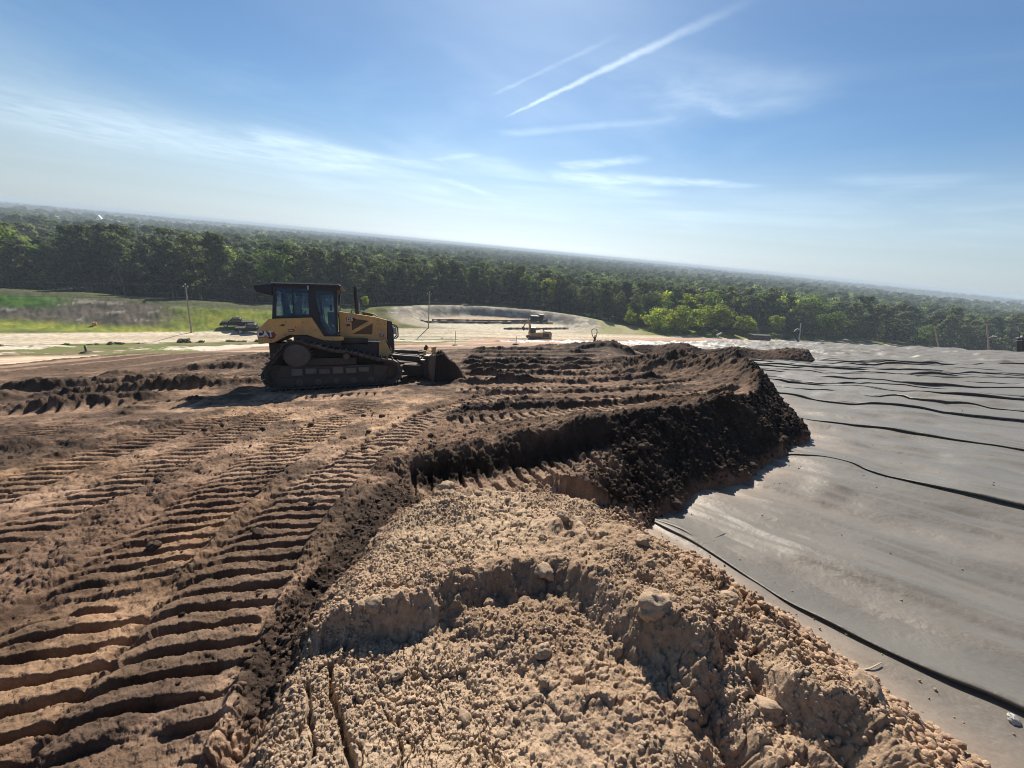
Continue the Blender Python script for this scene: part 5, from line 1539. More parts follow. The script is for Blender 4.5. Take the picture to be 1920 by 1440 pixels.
MB().box((0.55, 0, 0.6), (0.7, 0.9, 1.25)).build('leg', M_CONC, tb, bevel=0.04)
MB().box((-1.0, 0, 0.6), (0.15, 0.9, 1.25)).build('leg', M_PIPEB, tb, bevel=0.02)
for (a, b, lab) in (((-26.9, 105.6), (11.2, 123.8), 'lower of the two long black silt socks across the basin floor'), ((-24.8, 110.1), (9.6, 126.8), 'upper of the two long black silt socks across the basin floor'),
                    ((-3.8, 107.5), (15.6, 117.3), 'short dark lumpy bank at the right end of the basin floor')):
    pts = []
    for k in range(40):
        f = k / 39
        x = a[0] + (b[0] - a[0]) * f; y = a[1] + (b[1] - a[1]) * f + 0.25 * math.sin(f * 9)
        pts.append((x, y, gz(x, y) + 0.28))
    o = MB().tube(pts, [0.30 * (0.8 + 0.5 * mnoise.noise((k * .7, a[0], 0))) for k in range(40)], 8).build('silt_sock', M_SOCK, smooth=60)
    tag(o, lab, 'silt sock', 'silt socks in the basin')
h = empty('dump_truck', (6.0, 125.5, gz(6.0, 125.5)), R(10), 'small dark truck with a pale roof at the back of the basin', 'truck')
MB().box((-0.7, 0, 1.25), (2.6, 1.9, 1.1)).box((0, 0, 0.62), (4.4, 1.5, 0.2)).build('body', M_BLACKCAR, h, bevel=0.05)
MB().box((1.35, 0, 1.55), (1.4, 1.8, 1.6)).build('cab', M_BLACKCAR, h, bevel=0.08)
MB().box((1.35, 0, 2.40), (1.6, 1.9, 0.10)).box((-0.7, 0, 1.85), (2.8, 2.0, 0.12)).build('roof', M_CONC, h, bevel=0.02)
for x in (-1.3, 1.4):
    for y in (-0.8, 0.8): MB().lathe_y((x, y, 0.5), [(0.4, -0.14), (0.5, 0), (0.4, 0.14)], 18).build('wheel', M_TYRE, h, smooth=40)
o = empty('barrel', (-79.5, 69.6, gz(-79.5, 69.6) - 0.35), 0, 'small orange barrel in the grass at the foot of the left bank', 'barrel')
MB().lathe_y((0, 0, 0), [(0.28, 0), (0.32, 0.1), (0.32, 0.8), (0.28, 0.9)], 16).build('drum', M_ORG, o, smooth=40).data.transform(Matrix.Rotation(R(90), 4, 'X'))
MB().lathe_y((0, 0, 0), [(0.30, 0.90), (0.30, 0.95)], 16).build('lid', M_EXC, o, smooth=40).data.transform(Matrix.Rotation(R(90), 4, 'X'))

# houses far off in the woods at left
M_WALLW = paint('white_wall', (.78, .77, .73), (.6, .58, .54), 0.8, 0.2, .5)
M_ROOFG = paint('grey_roof', (.30, .30, .32), (.22, .21, .2), 0.8, 0.3, .5)
def house(x, y, z, w, d, h, rh, rz, label, roofm):
    t = empty('house', (x, y, z), rz, label, 'house', 'houses far off in the woods')
    MB().box((0, 0, h / 2), (w, d, h)).build('wall', M_WALLW, t)
    MB().prism([(-w / 2 - .5, h), (0, h + rh), (w / 2 + .5, h)], -d / 2 - .5, d / 2 + .5).build('roof', roofm, t)
    for k in range(3):
        MB().box((-w / 3 + k * w / 3, -d / 2 - 0.03, h * .55), (1.2, 0.08, 1.5)).build('window', M_DGLASS, t)
    MB().box((w * .12, -d / 2 - 0.03, 1.1), (1.1, 0.09, 2.2)).build('door', M_ROOFG, t)
for args in ((-624, 533, -21, 13, 9, 4, 3, R(40), 'small white house at the far left among distant trees', M_ROOFG),
             (-612, 580, -21, 6, 6, 6, 6, R(30), 'white house with a steep pointed roof, left of the far group', M_WALLW),
             (-600, 575, -21, 5, 6, 5, 6, R(50), 'white house with a narrow pointed roof in the far group', M_WALLW),
             (-577, 570, -21, 18, 10, 4, 3, R(35), 'wide low house with a grey roof right of the pointed roofs', M_ROOFG),
             (-560, 590, -21, 12, 10, 5, 4, R(55), 'grey roofed house at the right end of the far group', M_ROOFG)):
    house(*args)
# ------------------------------------------------------------------ woods
def leaf_material(name, base, tint, trans=0.35):
    m = bpy.data.materials.new(name); m.use_nodes = True
    nt = m.node_tree; nt.nodes.clear()
    out = nt.nodes.new('ShaderNodeOutputMaterial')
    at = nt.nodes.new('ShaderNodeAttribute'); at.attribute_name = 'Col'
    oi = nt.nodes.new('ShaderNodeObjectInfo')
    rp = ramp(nt, oi.outputs['Random'], [(0.0, tuple(c * .72 for c in base)), (0.55, base), (0.9, tint), (1.0, tuple(min(1, c * 1.25) for c in tint))])
    c = mix_col(nt, 1.0, rp.outputs['Color'], at.outputs['Color'], 'MULTIPLY')
    df = nt.nodes.new('ShaderNodeBsdfPrincipled')
    df.inputs['Roughness'].default_value = 0.85; df.inputs['Specular IOR Level'].default_value = 0.08
    nt.links.new(c, df.inputs['Base Color'])
    tl = nt.nodes.new('ShaderNodeBsdfTranslucent')
    c2 = mix_col(nt, 1.0, c, (1.25, 1.45, .7), 'MULTIPLY')
    nt.links.new(c2, tl.inputs['Color'])
    mx = nt.nodes.new('ShaderNodeMixShader'); mx.inputs[0].default_value = trans
    nt.links.new(df.outputs[0], mx.inputs[1]); nt.links.new(tl.outputs[0], mx.inputs[2])
    nt.links.new(mx.outputs[0], out.inputs['Surface'])
    return m
M_PINE = leaf_material('pine_needles', (.105, .124, .070), (.15, .158, .092), 0.38)
M_BROAD = leaf_material('spring_leaves', (.13, .18, .045), (.175, .225, .065), 0.4)
M_LIME = leaf_material('fresh_lime_leaves', (.34, .38, .075), (.42, .43, .09), 0.45)
M_OLIVE = leaf_material('olive_leaves', (.14, .15, .075), (.18, .185, .095), 0.35)
M_BARK = paint('grey_brown_bark', (.11, .085, .065), (.2, .17, .14), 0.9, 0.5, 2)

def crown(seed, kind, h, nclus, per, leaf, lowres=False):
    """many small leaf clumps gathered round limb ends; kind: pine, broad, shrub"""
    g = np.random.default_rng(seed)
    C = []
    for k in range(nclus):
        if kind == 'pine':
            f = 0.16 + 0.84 * g.random() ** 0.75
            rad = h * (0.13 + 0.10 * ((seed * 37) % 10) / 10) * (1.0 - ((f - 0.58) / 0.5) ** 2 * 0.75) * (0.15 + 1.0 * g.random() ** .6)
            z = h * f * 0.97
            sz = h * (0.042 + 0.05 * g.random())
        elif kind == 'broad':
            q = g.normal(size=3); q /= np.linalg.norm(q)
            rr = 0.55 + 0.45 * g.random()
            rad = None
            z = h * (0.54 + 0.42 * q[2] * rr)
            x, y = q[0] * h * 0.32 * rr, q[1] * h * 0.32 * rr
            sz = h * (0.075 + 0.06 * g.random())
        else:
            q = g.normal(size=3); q /= np.linalg.norm(q)
            z = h * (0.45 + 0.45 * q[2] * g.random() ** .4)
            x, y = q[0] * h * 0.55 * g.random() ** .4, q[1] * h * 0.55 * g.random() ** .4
            sz = h * (0.12 + 0.08 * g.random()); rad = None
        if kind == 'pine':
            a = g.random() * 6.283
            x, y = math.cos(a) * rad, math.sin(a) * rad
        C.append((x, y, z, sz))
    C = np.array(C)
    n = nclus * per
    idx = np.repeat(np.arange(nclus), per)
    d = g.normal(size=(n, 3)); d /= np.linalg.norm(d, axis=1)[:, None]
    rr = g.random(n) ** 0.45
    flat = 0.62 if kind == 'pine' else 0.8
    ctr = C[idx, :3] + d * (C[idx, 3] * rr)[:, None] * np.array([1.15, 1.15, flat])
    nrm = d + 0.7 * g.normal(size=(n, 3)); nrm[:, 2] += 0.5
    nrm /= np.linalg.norm(nrm, axis=1)[:, None]
    t = np.cross(nrm, g.normal(size=(n, 3))); t /= np.linalg.norm(t, axis=1)[:, None]
    b = np.cross(nrm, t)
    s = leaf * (0.6 + 0.8 * g.random(n))[:, None]
    asp = 0.65
    v = np.stack([ctr - t * s - b * s * asp * .5, ctr + t * s * .3 - b * s * asp, ctr + t * s + b * s * asp * .4, ctr - t * s * .2 + b * s * asp], 1)
    V = v.reshape(-1, 3)
    F = np.arange(n * 4).reshape(n, 4)
    cv = (0.78 + 0.44 * g.random(nclus))[idx] * (0.8 + 0.4 * g.random(n))
    warm = (g.random(nclus) - .5)[idx] * 0.18
    col = np.stack([cv * (1 + warm), cv, cv * (1 - warm)], 1)
    # soft shading: leaf normals lean outwards from their clump and from the crown
    out = d * 1.0 + (ctr - np.array([0, 0, h * .5])) / h * 1.2 + 0.25 * nrm
    out /= np.linalg.norm(out, axis=1)[:, None]
    crown.normals = np.repeat(out, 4, 0)
    return V, F, np.repeat(col, 4, 0), C

def tree_meshes(name, seed, kind, h, nclus, per, leaf, mat):
    V, F, col, C = crown(seed, kind, h, nclus, per, leaf)
    o = np_mesh(name, V, F, mat, smooth=True, col=col)
    me = o.data; me.normals_split_custom_set_from_vertices(crown.normals); bpy.data.objects.remove(o)
    tb = MB()
    g = random.Random(seed)
    bend = [Vector((g.uniform(-.02, .02) * h, g.uniform(-.02, .02) * h, 0)) for _ in range(3)]
    r0 = h * 0.016
    tb.tube([(0, 0, -0.5), tuple(bend[0] + Vector((0, 0, h * .35))), tuple(bend[1] + Vector((0, 0, h * .65))), tuple(bend[2] + Vector((0, 0, h * .93)))], [r0, r0 * .8, r0 * .55, r0 * .15], 7)
    for c in C[:: max(1, len(C) // 9)]:
        z0 = max(h * 0.2, c[2] - h * 0.10)
        tb.tube([(bend[1].x * .7, bend[1].y * .7, z0), (c[0] * .5, c[1] * .5, (z0 + c[2]) / 2), (c[0], c[1], c[2])], [r0 * .35, r0 * .25, r0 * .1], 5)
    ob = tb.build(name + '_trunk', M_BARK, smooth=60)
    mt_ = ob.data; bpy.data.objects.remove(ob)
    return me, mt_

KINDS = {}
for k, (nm, kind, h, nc, per, leaf, mat) in enumerate((
        ('pine', 'pine', 17, 54, 44, 0.34, M_PINE), ('pine', 'pine', 17, 60, 40, 0.34, M_PINE), ('pine', 'pine', 17, 34, 60, 0.38, M_PINE), ('pine', 'pine', 17, 38, 56, 0.36, M_PINE),
        ('broad', 'broad', 15, 46, 50, 0.36, M_BROAD), ('broad', 'broad', 15, 40, 54, 0.38, M_BROAD), ('olive', 'broad', 15, 44, 46, 0.34, M_OLIVE),
        ('lime', 'broad', 9, 46, 70, 0.22, M_LIME), ('lime', 'broad', 9, 54, 62, 0.22, M_LIME), ('lime', 'shrub', 6, 40, 60, 0.2, M_LIME))):
    KINDS.setdefault(nm, []).append((tree_meshes(nm + '_crown', 100 + k * 7, kind, h, nc, per, leaf, mat), h))

def place_tree(name, kind, x, y, z, h, label, cat, group, rnd, wide=1.0):
    (cm, tm), h0 = KINDS[kind][rnd.randrange(len(KINDS[kind]))]
    t = empty(name, (x, y, z), rnd.random() * 6.28, label, cat, group)
    s = h / h0
    t.scale = (s * wide * rnd.uniform(.9, 1.12), s * wide * rnd.uniform(.9, 1.12), s)
    c = bpy.data.objects.new('crown', cm); COL.objects.link(c); c.parent = t
    k = bpy.data.objects.new('trunk', tm); COL.objects.link(k); k.parent = t
    return t

def tall(x, y):
    return 13.0 + 1.8 * float(smooth(-25.0, -75.0, np.array(x * 1.0))) * 1.0 + 1.0 * float(smooth(60, 140, np.array(x * 1.0)))

rt = random.Random(5)
# fresh green willows and shrubs at the right of the woods
for (x, y, h, wd, kind, lab) in (
        (45.3, 126.5, 7.2, 1.25, 'lime', 'pale yellow green willow at the left foot of the willow clump'),
        (52.9, 129.0, 8.6, 1.25, 'lime', 'round yellow green willow in the middle of the willow clump'),
        (61.3, 131.5, 9.4, 1.2, 'lime', 'tall yellow green willow left of the white vent pipe'),
        (69.0, 134.5, 9.6, 1.25, 'lime', 'broad yellow green willow behind the white vent pipe'),
        (78.0, 134.0, 7.0, 1.55, 'lime', 'round golden green willow standing alone behind the black container'),
        (92.0, 139.5, 7.4, 1.2, 'lime', 'smaller green willow right of the black container'),
        (54.0, 146.0, 12.5, 1.1, 'lime', 'tall lime green tree at the upper left of the willow clump'),
        (63.0, 146.5, 12.5, 1.1, 'lime', 'tall lime green tree at the top middle of the willow clump'),
        (72.0, 149.0, 11.8, 1.1, 'lime', 'tall lime green tree at the upper right of the willow clump'),
        (40.5, 139.0, 8.8, 1.0, 'lime', 'slim lime green tree against dark pines left of the willows'),
        (37.2, 129.0, 5.5, 1.0, 'lime', 'small lime bush at the left end of the willows'),
        (-43.0, 107.5, 3.6, 0.8, 'lime', 'small pointed green tree behind the bulldozer exhaust stack'),
        (10.5, 150.0, 12.0, 0.9, 'lime', 'bright green tree among dark pines behind the basin'),
        (-104.0, 118.0, 12.5, 1.0, 'broad', 'bright green leafy tree among dark pines above the left bank')):
    place_tree('willow_tree', kind, x, y, ground_z(x, y) - 0.1, h, lab, 'tree', 'yellow green trees', rt, wd)

# individual trees of the front rows
cand = []
for x in np.arange(-330, 330, 4.6):
    for y in np.arange(20, 240, 4.6):
        px = x + rt.uniform(-2.0, 2.0); py = y + rt.uniform(-2.0, 2.0)
        b = py - float(Ytree(px))
        az = math.degrees(math.atan2(px, py))
        if not (-57 < az < 57) or b < 3 or b > 90: continue
        if 33 < px < 100 and b < 14: continue
        r_ = math.hypot(px, py)
        cand.append((r_ + b * 1.2, px, py, b))
cand.sort()
SECT = [(-200, -62, 'above the left mulched bank'), (-62, -30, 'behind the pickup trucks and bulldozer'), (-30, 20, 'behind the earth basin'), (20, 60, 'right of the earth basin'), (60, 110, 'behind the willow clump'), (110, 400, 'beyond the right edge of the liner')]
NIND = 286
used = []
for i, (d_, px, py, b) in enumerate(cand[:NIND]):
    sect = next((s for a, c, s in SECT if a <= px < c), 'at the edge of the woods')
    n = float(fbm(np.array([px * .035]), np.array([py * .035]), 2, 5)[0]) + rt.uniform(-.25, .25)
    kind = 'broad' if n > 0.28 else ('olive' if n < -0.52 else 'pine')
    h = tall(px, py) * rt.uniform(0.62, 1.22) * (0.86 if b < 6 else 1.0)
    if 20 < px < 120 and b < 25: h *= 0.85
    row = 'front row' if b < 9 else 'second row' if b < 18 else 'deeper row'
    lab, nm = {'pine': ('dark green pine', 'pine_tree'), 'broad': ('mid green leafy tree', 'leafy_tree'), 'olive': ('olive green leafy tree', 'leafy_tree')}[kind]
    place_tree(nm, kind, px, py, ground_z(px, py) - 0.2, h, f'{lab} in the {row} {sect}', 'tree', f'{lab}s in the {row} {sect}', rt)
    used.append((px, py))
used = np.array(used)

# the rest of the woods: one mass
def far_forest():
    col = bpy.data.collections.new('far_tree_kinds')
    names = []
    for k, (nm, kind, h, nc, per, leaf, mat) in enumerate((('pine', 'pine', 16, 34, 44, 0.42, M_PINE), ('pine', 'pine', 16, 38, 40, 0.42, M_PINE), ('pine', 'pine', 16, 30, 46, 0.44, M_PINE),
                                                      ('leafy', 'broad', 15, 34, 40, 0.44, M_BROAD), ('olive', 'broad', 15, 34, 38, 0.44, M_OLIVE), ('lime', 'broad', 14, 34, 38, 0.42, M_LIME))):
        V, F, c, _ = crown(500 + k, kind, h, nc, per, leaf)
        o = np_mesh('far_%d_%s_tree' % (k, nm), V, F, mat, smooth=True, col=c); o.data.normals_split_custom_set_from_vertices(crown.normals)
        COL.objects.unlink(o); col.objects.link(o)
        names.append(o.name)
    pts = []; scl = []; idx = []; rot = []
    g = np.random.default_rng(3)
    for (r0, r1, sp, s0) in ((100, 520, 5.4, 1.0), (520, 1100, 9.5, 1.25), (1100, 2600, 19, 2.0), (2600, 6500, 46, 3.6)):
        x, y = np.meshgrid(np.arange(-r1, r1, sp), np.arange(-0.2 * r1, r1, sp))
        x = x.ravel() + g.uniform(-.42, .42, x.size) * sp; y = y.ravel() + g.uniform(-.42, .42, y.size) * sp
        rr = np.hypot(x, y); az = np.degrees(np.arctan2(x, y))
        b = y - Ytree(x)
        k = (rr >= r0) & (rr < r1) & (np.abs(az) < 66) & (b > 4)
        # clearings: farmland at left
        clear = (np.hypot((x + 296) / 30, (y - 415) / 26) < 1) | (np.hypot((x + 362) / 40, (y - 556) / 40) < 1) | (np.hypot((x + 597) / 75, (y - 560) / 42) < 1)
        clear |= (rr > 700) & (fbm(x * .0016, y * .0016, 2, 15) > 0.42)
        k &= ~clear
        x, y, b = x[k], y[k], b[k]
        if r0 == 100:
            keep = np.ones(len(x), bool)
            for i in range(0, len(used)):
                keep &= (x - used[i, 0]) ** 2 + (y - used[i, 1]) ** 2 > 9.0
            for wx, wy in ((45, 126), (53, 129), (61, 131), (69, 134), (78, 134), (92, 139), (-43, 107)):
                keep &= (x - wx) ** 2 + (y - wy) ** 2 > 30
            keep &= ~((x > 33) & (x < 100) & (b < 14))
            x, y, b = x[keep], y[keep], b[keep]
        n = len(x)
        z = base_z(x, y)[0] if r0 < 1000 else np.full(n, BENCH - 8.0)
        big = fbm(x * .012, y * .012, 3, 25); md_ = fbm(x * .06, y * .06, 2, 26)
        hh = (13.0 + 2.5 * smooth(-25, -75, x) * (1 - smooth(300, 600, np.hypot(x, y))) + 2 * big) / 15.5
        sc = hh * g.uniform(.58, 1.26, n)
        u = g.random(n)
        q = big * .8 + md_ * .6 + (u - .5) * .8
        kind = np.where(q > 0.62, 5, np.where(q > 0.30, 3, np.where(q < -0.55, 4, g.integers(0, 3, n))))
        pts.append(np.stack([x, y, z - 0.3 + (0 if s0 == 1 else -1.5 * s0)], 1)); idx.append(kind)
        scl.append(np.stack([sc * s0, sc * s0, sc * min(s0, 1.35)], 1)); rot.append(g.uniform(0, 6.28, n))
    P = np.concatenate(pts); S = np.concatenate(scl); I = np.concatenate(idx); Rz = np.concatenate(rot)
    me = bpy.data.meshes.new('forest')
    me.vertices.add(len(P)); me.vertices.foreach_set('co', P.astype(np.float32).ravel())
    a = me.attributes.new('scl', 'FLOAT_VECTOR', 'POINT'); a.data.foreach_set('vector', S.astype(np.float32).ravel())
    a = me.attributes.new('kind_index', 'INT', 'POINT'); a.data.foreach_set('value', I.astype(np.int32))
    rv = np.zeros((len(P), 3), np.float32); rv[:, 2] = Rz
    a = me.attributes.new('turn', 'FLOAT_VECTOR', 'POINT'); a.data.foreach_set('vector', rv.ravel())
    o = bpy.data.objects.new('forest', me); COL.objects.link(o)
    tag(o, 'wide dark pine and leaf woods stretching to the horizon', 'woods', kind='stuff')
    ng = bpy.data.node_groups.new('scatter', 'GeometryNodeTree')
    ng.interface.new_socket('Geometry', in_out='INPUT', socket_type='NodeSocketGeometry')
    ng.interface.new_socket('Geometry', in_out='OUTPUT', socket_type='NodeSocketGeometry')
    gi = ng.nodes.new('NodeGroupInput'); go = ng.nodes.new('NodeGroupOutput')
    m2p = ng.nodes.new('GeometryNodeMeshToPoints')
    ci = ng.nodes.new('GeometryNodeCollectionInfo'); ci.inputs['Collection'].default_value = col
    ci.inputs['Separate Children'].default_value = True; ci.inputs['Reset Children'].default_value = True
    iop = ng.nodes.new('GeometryNodeInstanceOnPoints'); iop.inputs['Pick Instance'].default_value = True
    def na(nm, ty):
        n = ng.nodes.new('GeometryNodeInputNamedAttribute'); n.data_type = ty; n.inputs['Name'].default_value = nm
        return next(s for s in n.outputs if s.enabled and s.name == 'Attribute')
    ng.links.new(gi.outputs[0], m2p.inputs[0]); ng.links.new(m2p.outputs[0], iop.inputs['Points'])
    ng.links.new(ci.outputs[0], iop.inputs['Instance'])
    ng.links.new(na('kind_index', 'INT'), iop.inputs['Instance Index'])
    ng.links.new(na('scl', 'FLOAT_VECTOR'), iop.inputs['Scale'])
    e2r = ng.nodes.new('FunctionNodeEulerToRotation'); ng.links.new(na('turn', 'FLOAT_VECTOR'), e2r.inputs[0])
    ng.links.new(e2r.outputs[0], iop.inputs['Rotation'])
    ng.links.new(iop.outputs[0], go.inputs[0])
    md = o.modifiers.new('scatter', 'NODES'); md.node_group = ng
    print('forest points', len(P))
far_forest()

# low scrub along the near side of the road and before the woods
def tuft_mesh(seed, h, mat, per=26, nc=12):
    V, F, col, _ = crown(seed, 'shrub', h, nc, per, h * .13)
    o = np_mesh('shrub', V, F, mat, smooth=True, col=col); me = o.data; me.normals_split_custom_set_from_vertices(crown.normals); bpy.data.objects.remove(o); return me
TUFT = [tuft_mesh(900 + i, 0.9, M_OLIVE if i % 2 else M_BROAD) for i in range(4)]
shr = [(-52.5 + 3.4 * i + rt.uniform(-1, 1), 0) for i in range(6)]
for i in range(26):
    f = i / 25
    x = -76 + 52 * f + rt.uniform(-1.2, 1.2)
    s_ = np.interp(x, [-82, -52, -21.8], [57.5, 73.5, 91.0])
    y = s_ - rt.uniform(7.0, 13.0)
    o = bpy.data.objects.new('shrub', TUFT[i % 4]); COL.objects.link(o)
    o.location = (x, y, ground_z(x, y) - 0.1); sc = rt.uniform(.6, 1.5); o.scale = (sc * 1.5, sc * 1.5, sc * .8); o.rotation_euler = (0, 0, rt.random() * 6)
    tag(o, 'low olive scrub tuft on the sandy strip below the left road', 'shrub', 'scrub tufts below the left road')
for i in range(12):
    x = 45 + 5.2 * i + rt.uniform(-1.5, 1.5)
    y = float(np.interp(x, [19, 53, 77, 113], [104, 115.5, 122, 132])) + rt.uniform(7, 10)
    o = bpy.data.objects.new('shrub', TUFT[i % 4]); COL.objects.link(o)
    o.location = (x, y, ground_z(x, y) - 0.1); sc = rt.uniform(1.4, 2.8); o.scale = (sc * 1.3, sc * 1.3, sc); o.rotation_euler = (0, 0, rt.random() * 6)
    tag(o, 'green bush at the foot of the woods behind the right road', 'shrub', 'bushes behind the right road')
# ------------------------------------------------------------------ loose clods and crumbs
def grid_z(x, y):
    """height of the ground mesh by lookup on its polar grid"""
    na = len(ANG)
    r = np.hypot(x, y); a = np.arctan2(x, y)
    i = np.clip(np.searchsorted(RAD, r) - 1, 0, len(RAD) - 2)
    fa = (a - ANG_F[0]) / (ANG_F[1] - ANG_F[0]); j = np.clip(fa.astype(int), 0, len(ANG_F) - 2); fj = np.clip(fa - j, 0, 1)
    fi = np.clip((r - RAD[i]) / (RAD[i + 1] - RAD[i]), 0, 1)
    Z = GZ.reshape(len(RAD), na)
    return (Z[i, j] * (1 - fj) + Z[i, j + 1] * fj) * (1 - fi) + (Z[i + 1, j] * (1 - fj) + Z[i + 1, j + 1] * fj) * fi

def clod_shape(seed, sub, cut=0.5):
    bm = bmesh.new()
    bmesh.ops.create_icosphere(bm, subdivisions=sub, radius=1)
    rnd = random.Random(seed); o = Vector((rnd.uniform(0, 50), rnd.uniform(0, 50), rnd.uniform(0, 50)))
    cuts = [(Vector((rnd.gauss(0, 1), rnd.gauss(0, 1), rnd.gauss(0, 1))).normalized(), rnd.uniform(.55, .85)) for _ in range(6)]
    for v in bm.verts:
        p = v.co.copy()
        k = 1 + 0.30 * mnoise.noise(p * 1.3 + o)
        if sub > 2: k += 0.26 * mnoise.noise(p * 2.7 + o) + 0.17 * mnoise.noise(p * 6 + o) + 0.12 * mnoise.noise(p * 13 + o)
        q = p * k
        for n, d in cuts:
            e = q.dot(n) - d
            if e > 0: q -= n * e * cut
        v.co = q * Vector((1, .85, .7))
    return bm
CM = []
def clod_mat(name, col):
    m, nt, bs = new_mat(name)
    n1 = noise_node(nt, 3.5, 6, 0.7); n2 = noise_node(nt, 14, 4, 0.7)
    rp = ramp(nt, n1.outputs['Fac'], [(0.3, tuple(c * .78 for c in col)), (0.7, tuple(c * 1.2 for c in col))])
    nt.links.new(rp.outputs['Color'], bs.inputs['Base Color'])
    bs.inputs['Roughness'].default_value = 0.95; bs.inputs['Specular IOR Level'].default_value = 0.1
    bump(nt, bs, n2.outputs['Fac'], 0.5, 0.012)
    return m
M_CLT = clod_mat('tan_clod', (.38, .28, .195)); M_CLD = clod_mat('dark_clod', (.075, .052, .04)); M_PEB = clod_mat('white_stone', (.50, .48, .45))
for i in range(6):
    bm = clod_shape(40 + i, 4); me = bpy.data.meshes.new('clod'); bm.to_mesh(me); bm.free()
    me.polygons.foreach_set('use_smooth', [True] * len(me.polygons)); me.materials.append(M_CLT)
    md_ = me.copy(); md_.materials.clear(); md_.materials.append(M_CLD)
    CM.append((me, md_))
rc = random.Random(12)
def clod(x, y, s, dark, label, group=None, name='soil_clod', mat=None, sink=0.45):
    z = float(grid_z(np.array([x]), np.array([y]))[0])
    me = CM[rc.randrange(6)][1 if dark else 0]
    if mat is not None:
        me = me.copy(); me.materials.clear(); me.materials.append(mat)
    o = bpy.data.objects.new(name, me); COL.objects.link(o)
    o.location = (x, y, z + s * (0.6 - sink)); o.scale = (s, s * rc.uniform(.85, 1.1), s * rc.uniform(.8, 1.1)); o.rotation_euler = (rc.uniform(-.5, .5), rc.uniform(-.5, .5), rc.uniform(0, 6.28))
    return tag(o, label, 'clod' if mat is None else 'stone', group)
for (x, y, s, d, lab) in ((0.88, 1.58, .115, 0, 'largest round tan clod, under the ragged scarp of the near mound'), (0.30, 1.44, .050, 0, 'fist sized tan clod in the middle of the lower terrace'),
                          (-0.30, 2.0, .050, 0, 'pair forming tan clod above the shadowed step'), (0.33, 2.0, .07, 0, 'angular tan clod on the lip of the shadowed step'),
                          (0.63, 2.60, .08, 0, 'broad brown clod on top of the near mound'), (0.52, 2.62, .055, 0, 'upright tan clod beside the broad brown one'),
                          (-0.54, 3.16, .08, 0, 'pale upright clod at the far edge of the near mound'), (0.20, 3.22, .07, 0, 'dark grey lump at the far right of the near mound'),
                          (1.06, 2.32, .06, 0, 'thin upright tan clod near the liner notch'), (1.69, 1.62, .07, 0, 'large tan clod at the liner side of the near mound'),
                          (1.44, 1.82, .07, 0, 'pointed tan clod on the right ridge of the mound'), (1.60, 1.13, .075, 0, 'large rough tan clod at the lower right'),
                          (1.27, 1.17, .09, 0, 'tan clod in the dark hollow at the lower right'), (2.65, 5.0, .12, 1, 'long dark clod at the foot of the dark soil face'),
                          (-0.66, 1.62, .06, 0, 'tan clod at the left end of the shadowed step'), (-0.64, 0.9, .05, 0, 'flat tan slab beside the long crack')):
    clod(x, y, s, d, lab)
for k in range(34):
    while True:
        x, y = rc.uniform(-1.0, 1.9), rc.uniform(0.8, 3.4)
        if float(poly_sd(np.array([x]), np.array([y]), MND)[0]) > 0.05: break
    clod(x, y, rc.uniform(.018, .04), 0, 'loose fist sized or smaller tan clod on the near mound', 'small tan clods on the near mound')
for k in range(26):
    f = rc.random(); x = 2.2 + 5.2 * f + rc.uniform(-.4, .4); y = 4.8 + 3.6 * f + rc.uniform(-.1, .9)
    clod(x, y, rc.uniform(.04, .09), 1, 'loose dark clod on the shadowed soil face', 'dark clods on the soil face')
for k in range(30):
    x, y = rc.uniform(-5.5, -1.2), rc.uniform(1.5, 7.5)
    clod(x, y, rc.uniform(.03, .07), 1, 'dark clod lying among the crawler track prints', 'dark clods among the track prints')
o = clod(3.76, 1.89, .038, 0, 'small white stone on the liner at the lower right', name='white_stone', mat=M_PEB)
o.location.z = float(sheet_z(np.array([3.76]), np.array([1.89]))[0]) + 0.012
_tz = lambda x, y: float(sheet_z(np.array([x]), np.array([y]))[0]) + 0.012
M_TWIG = paint('pale_dry_twig', (.55, .46, .34), (.40, .32, .22), 0.9, 0.3, 30)
tw = MB().tube([(2.98, 2.25, _tz(2.98, 2.25)), (3.13, 2.28, _tz(3.13, 2.28) + .004), (3.26, 2.33, _tz(3.26, 2.33))], [.006, .007, .004], 6).build('twig', M_TWIG, smooth=60)
tag(tw, 'short pale twig lying on the liner beside the mound', 'twig')

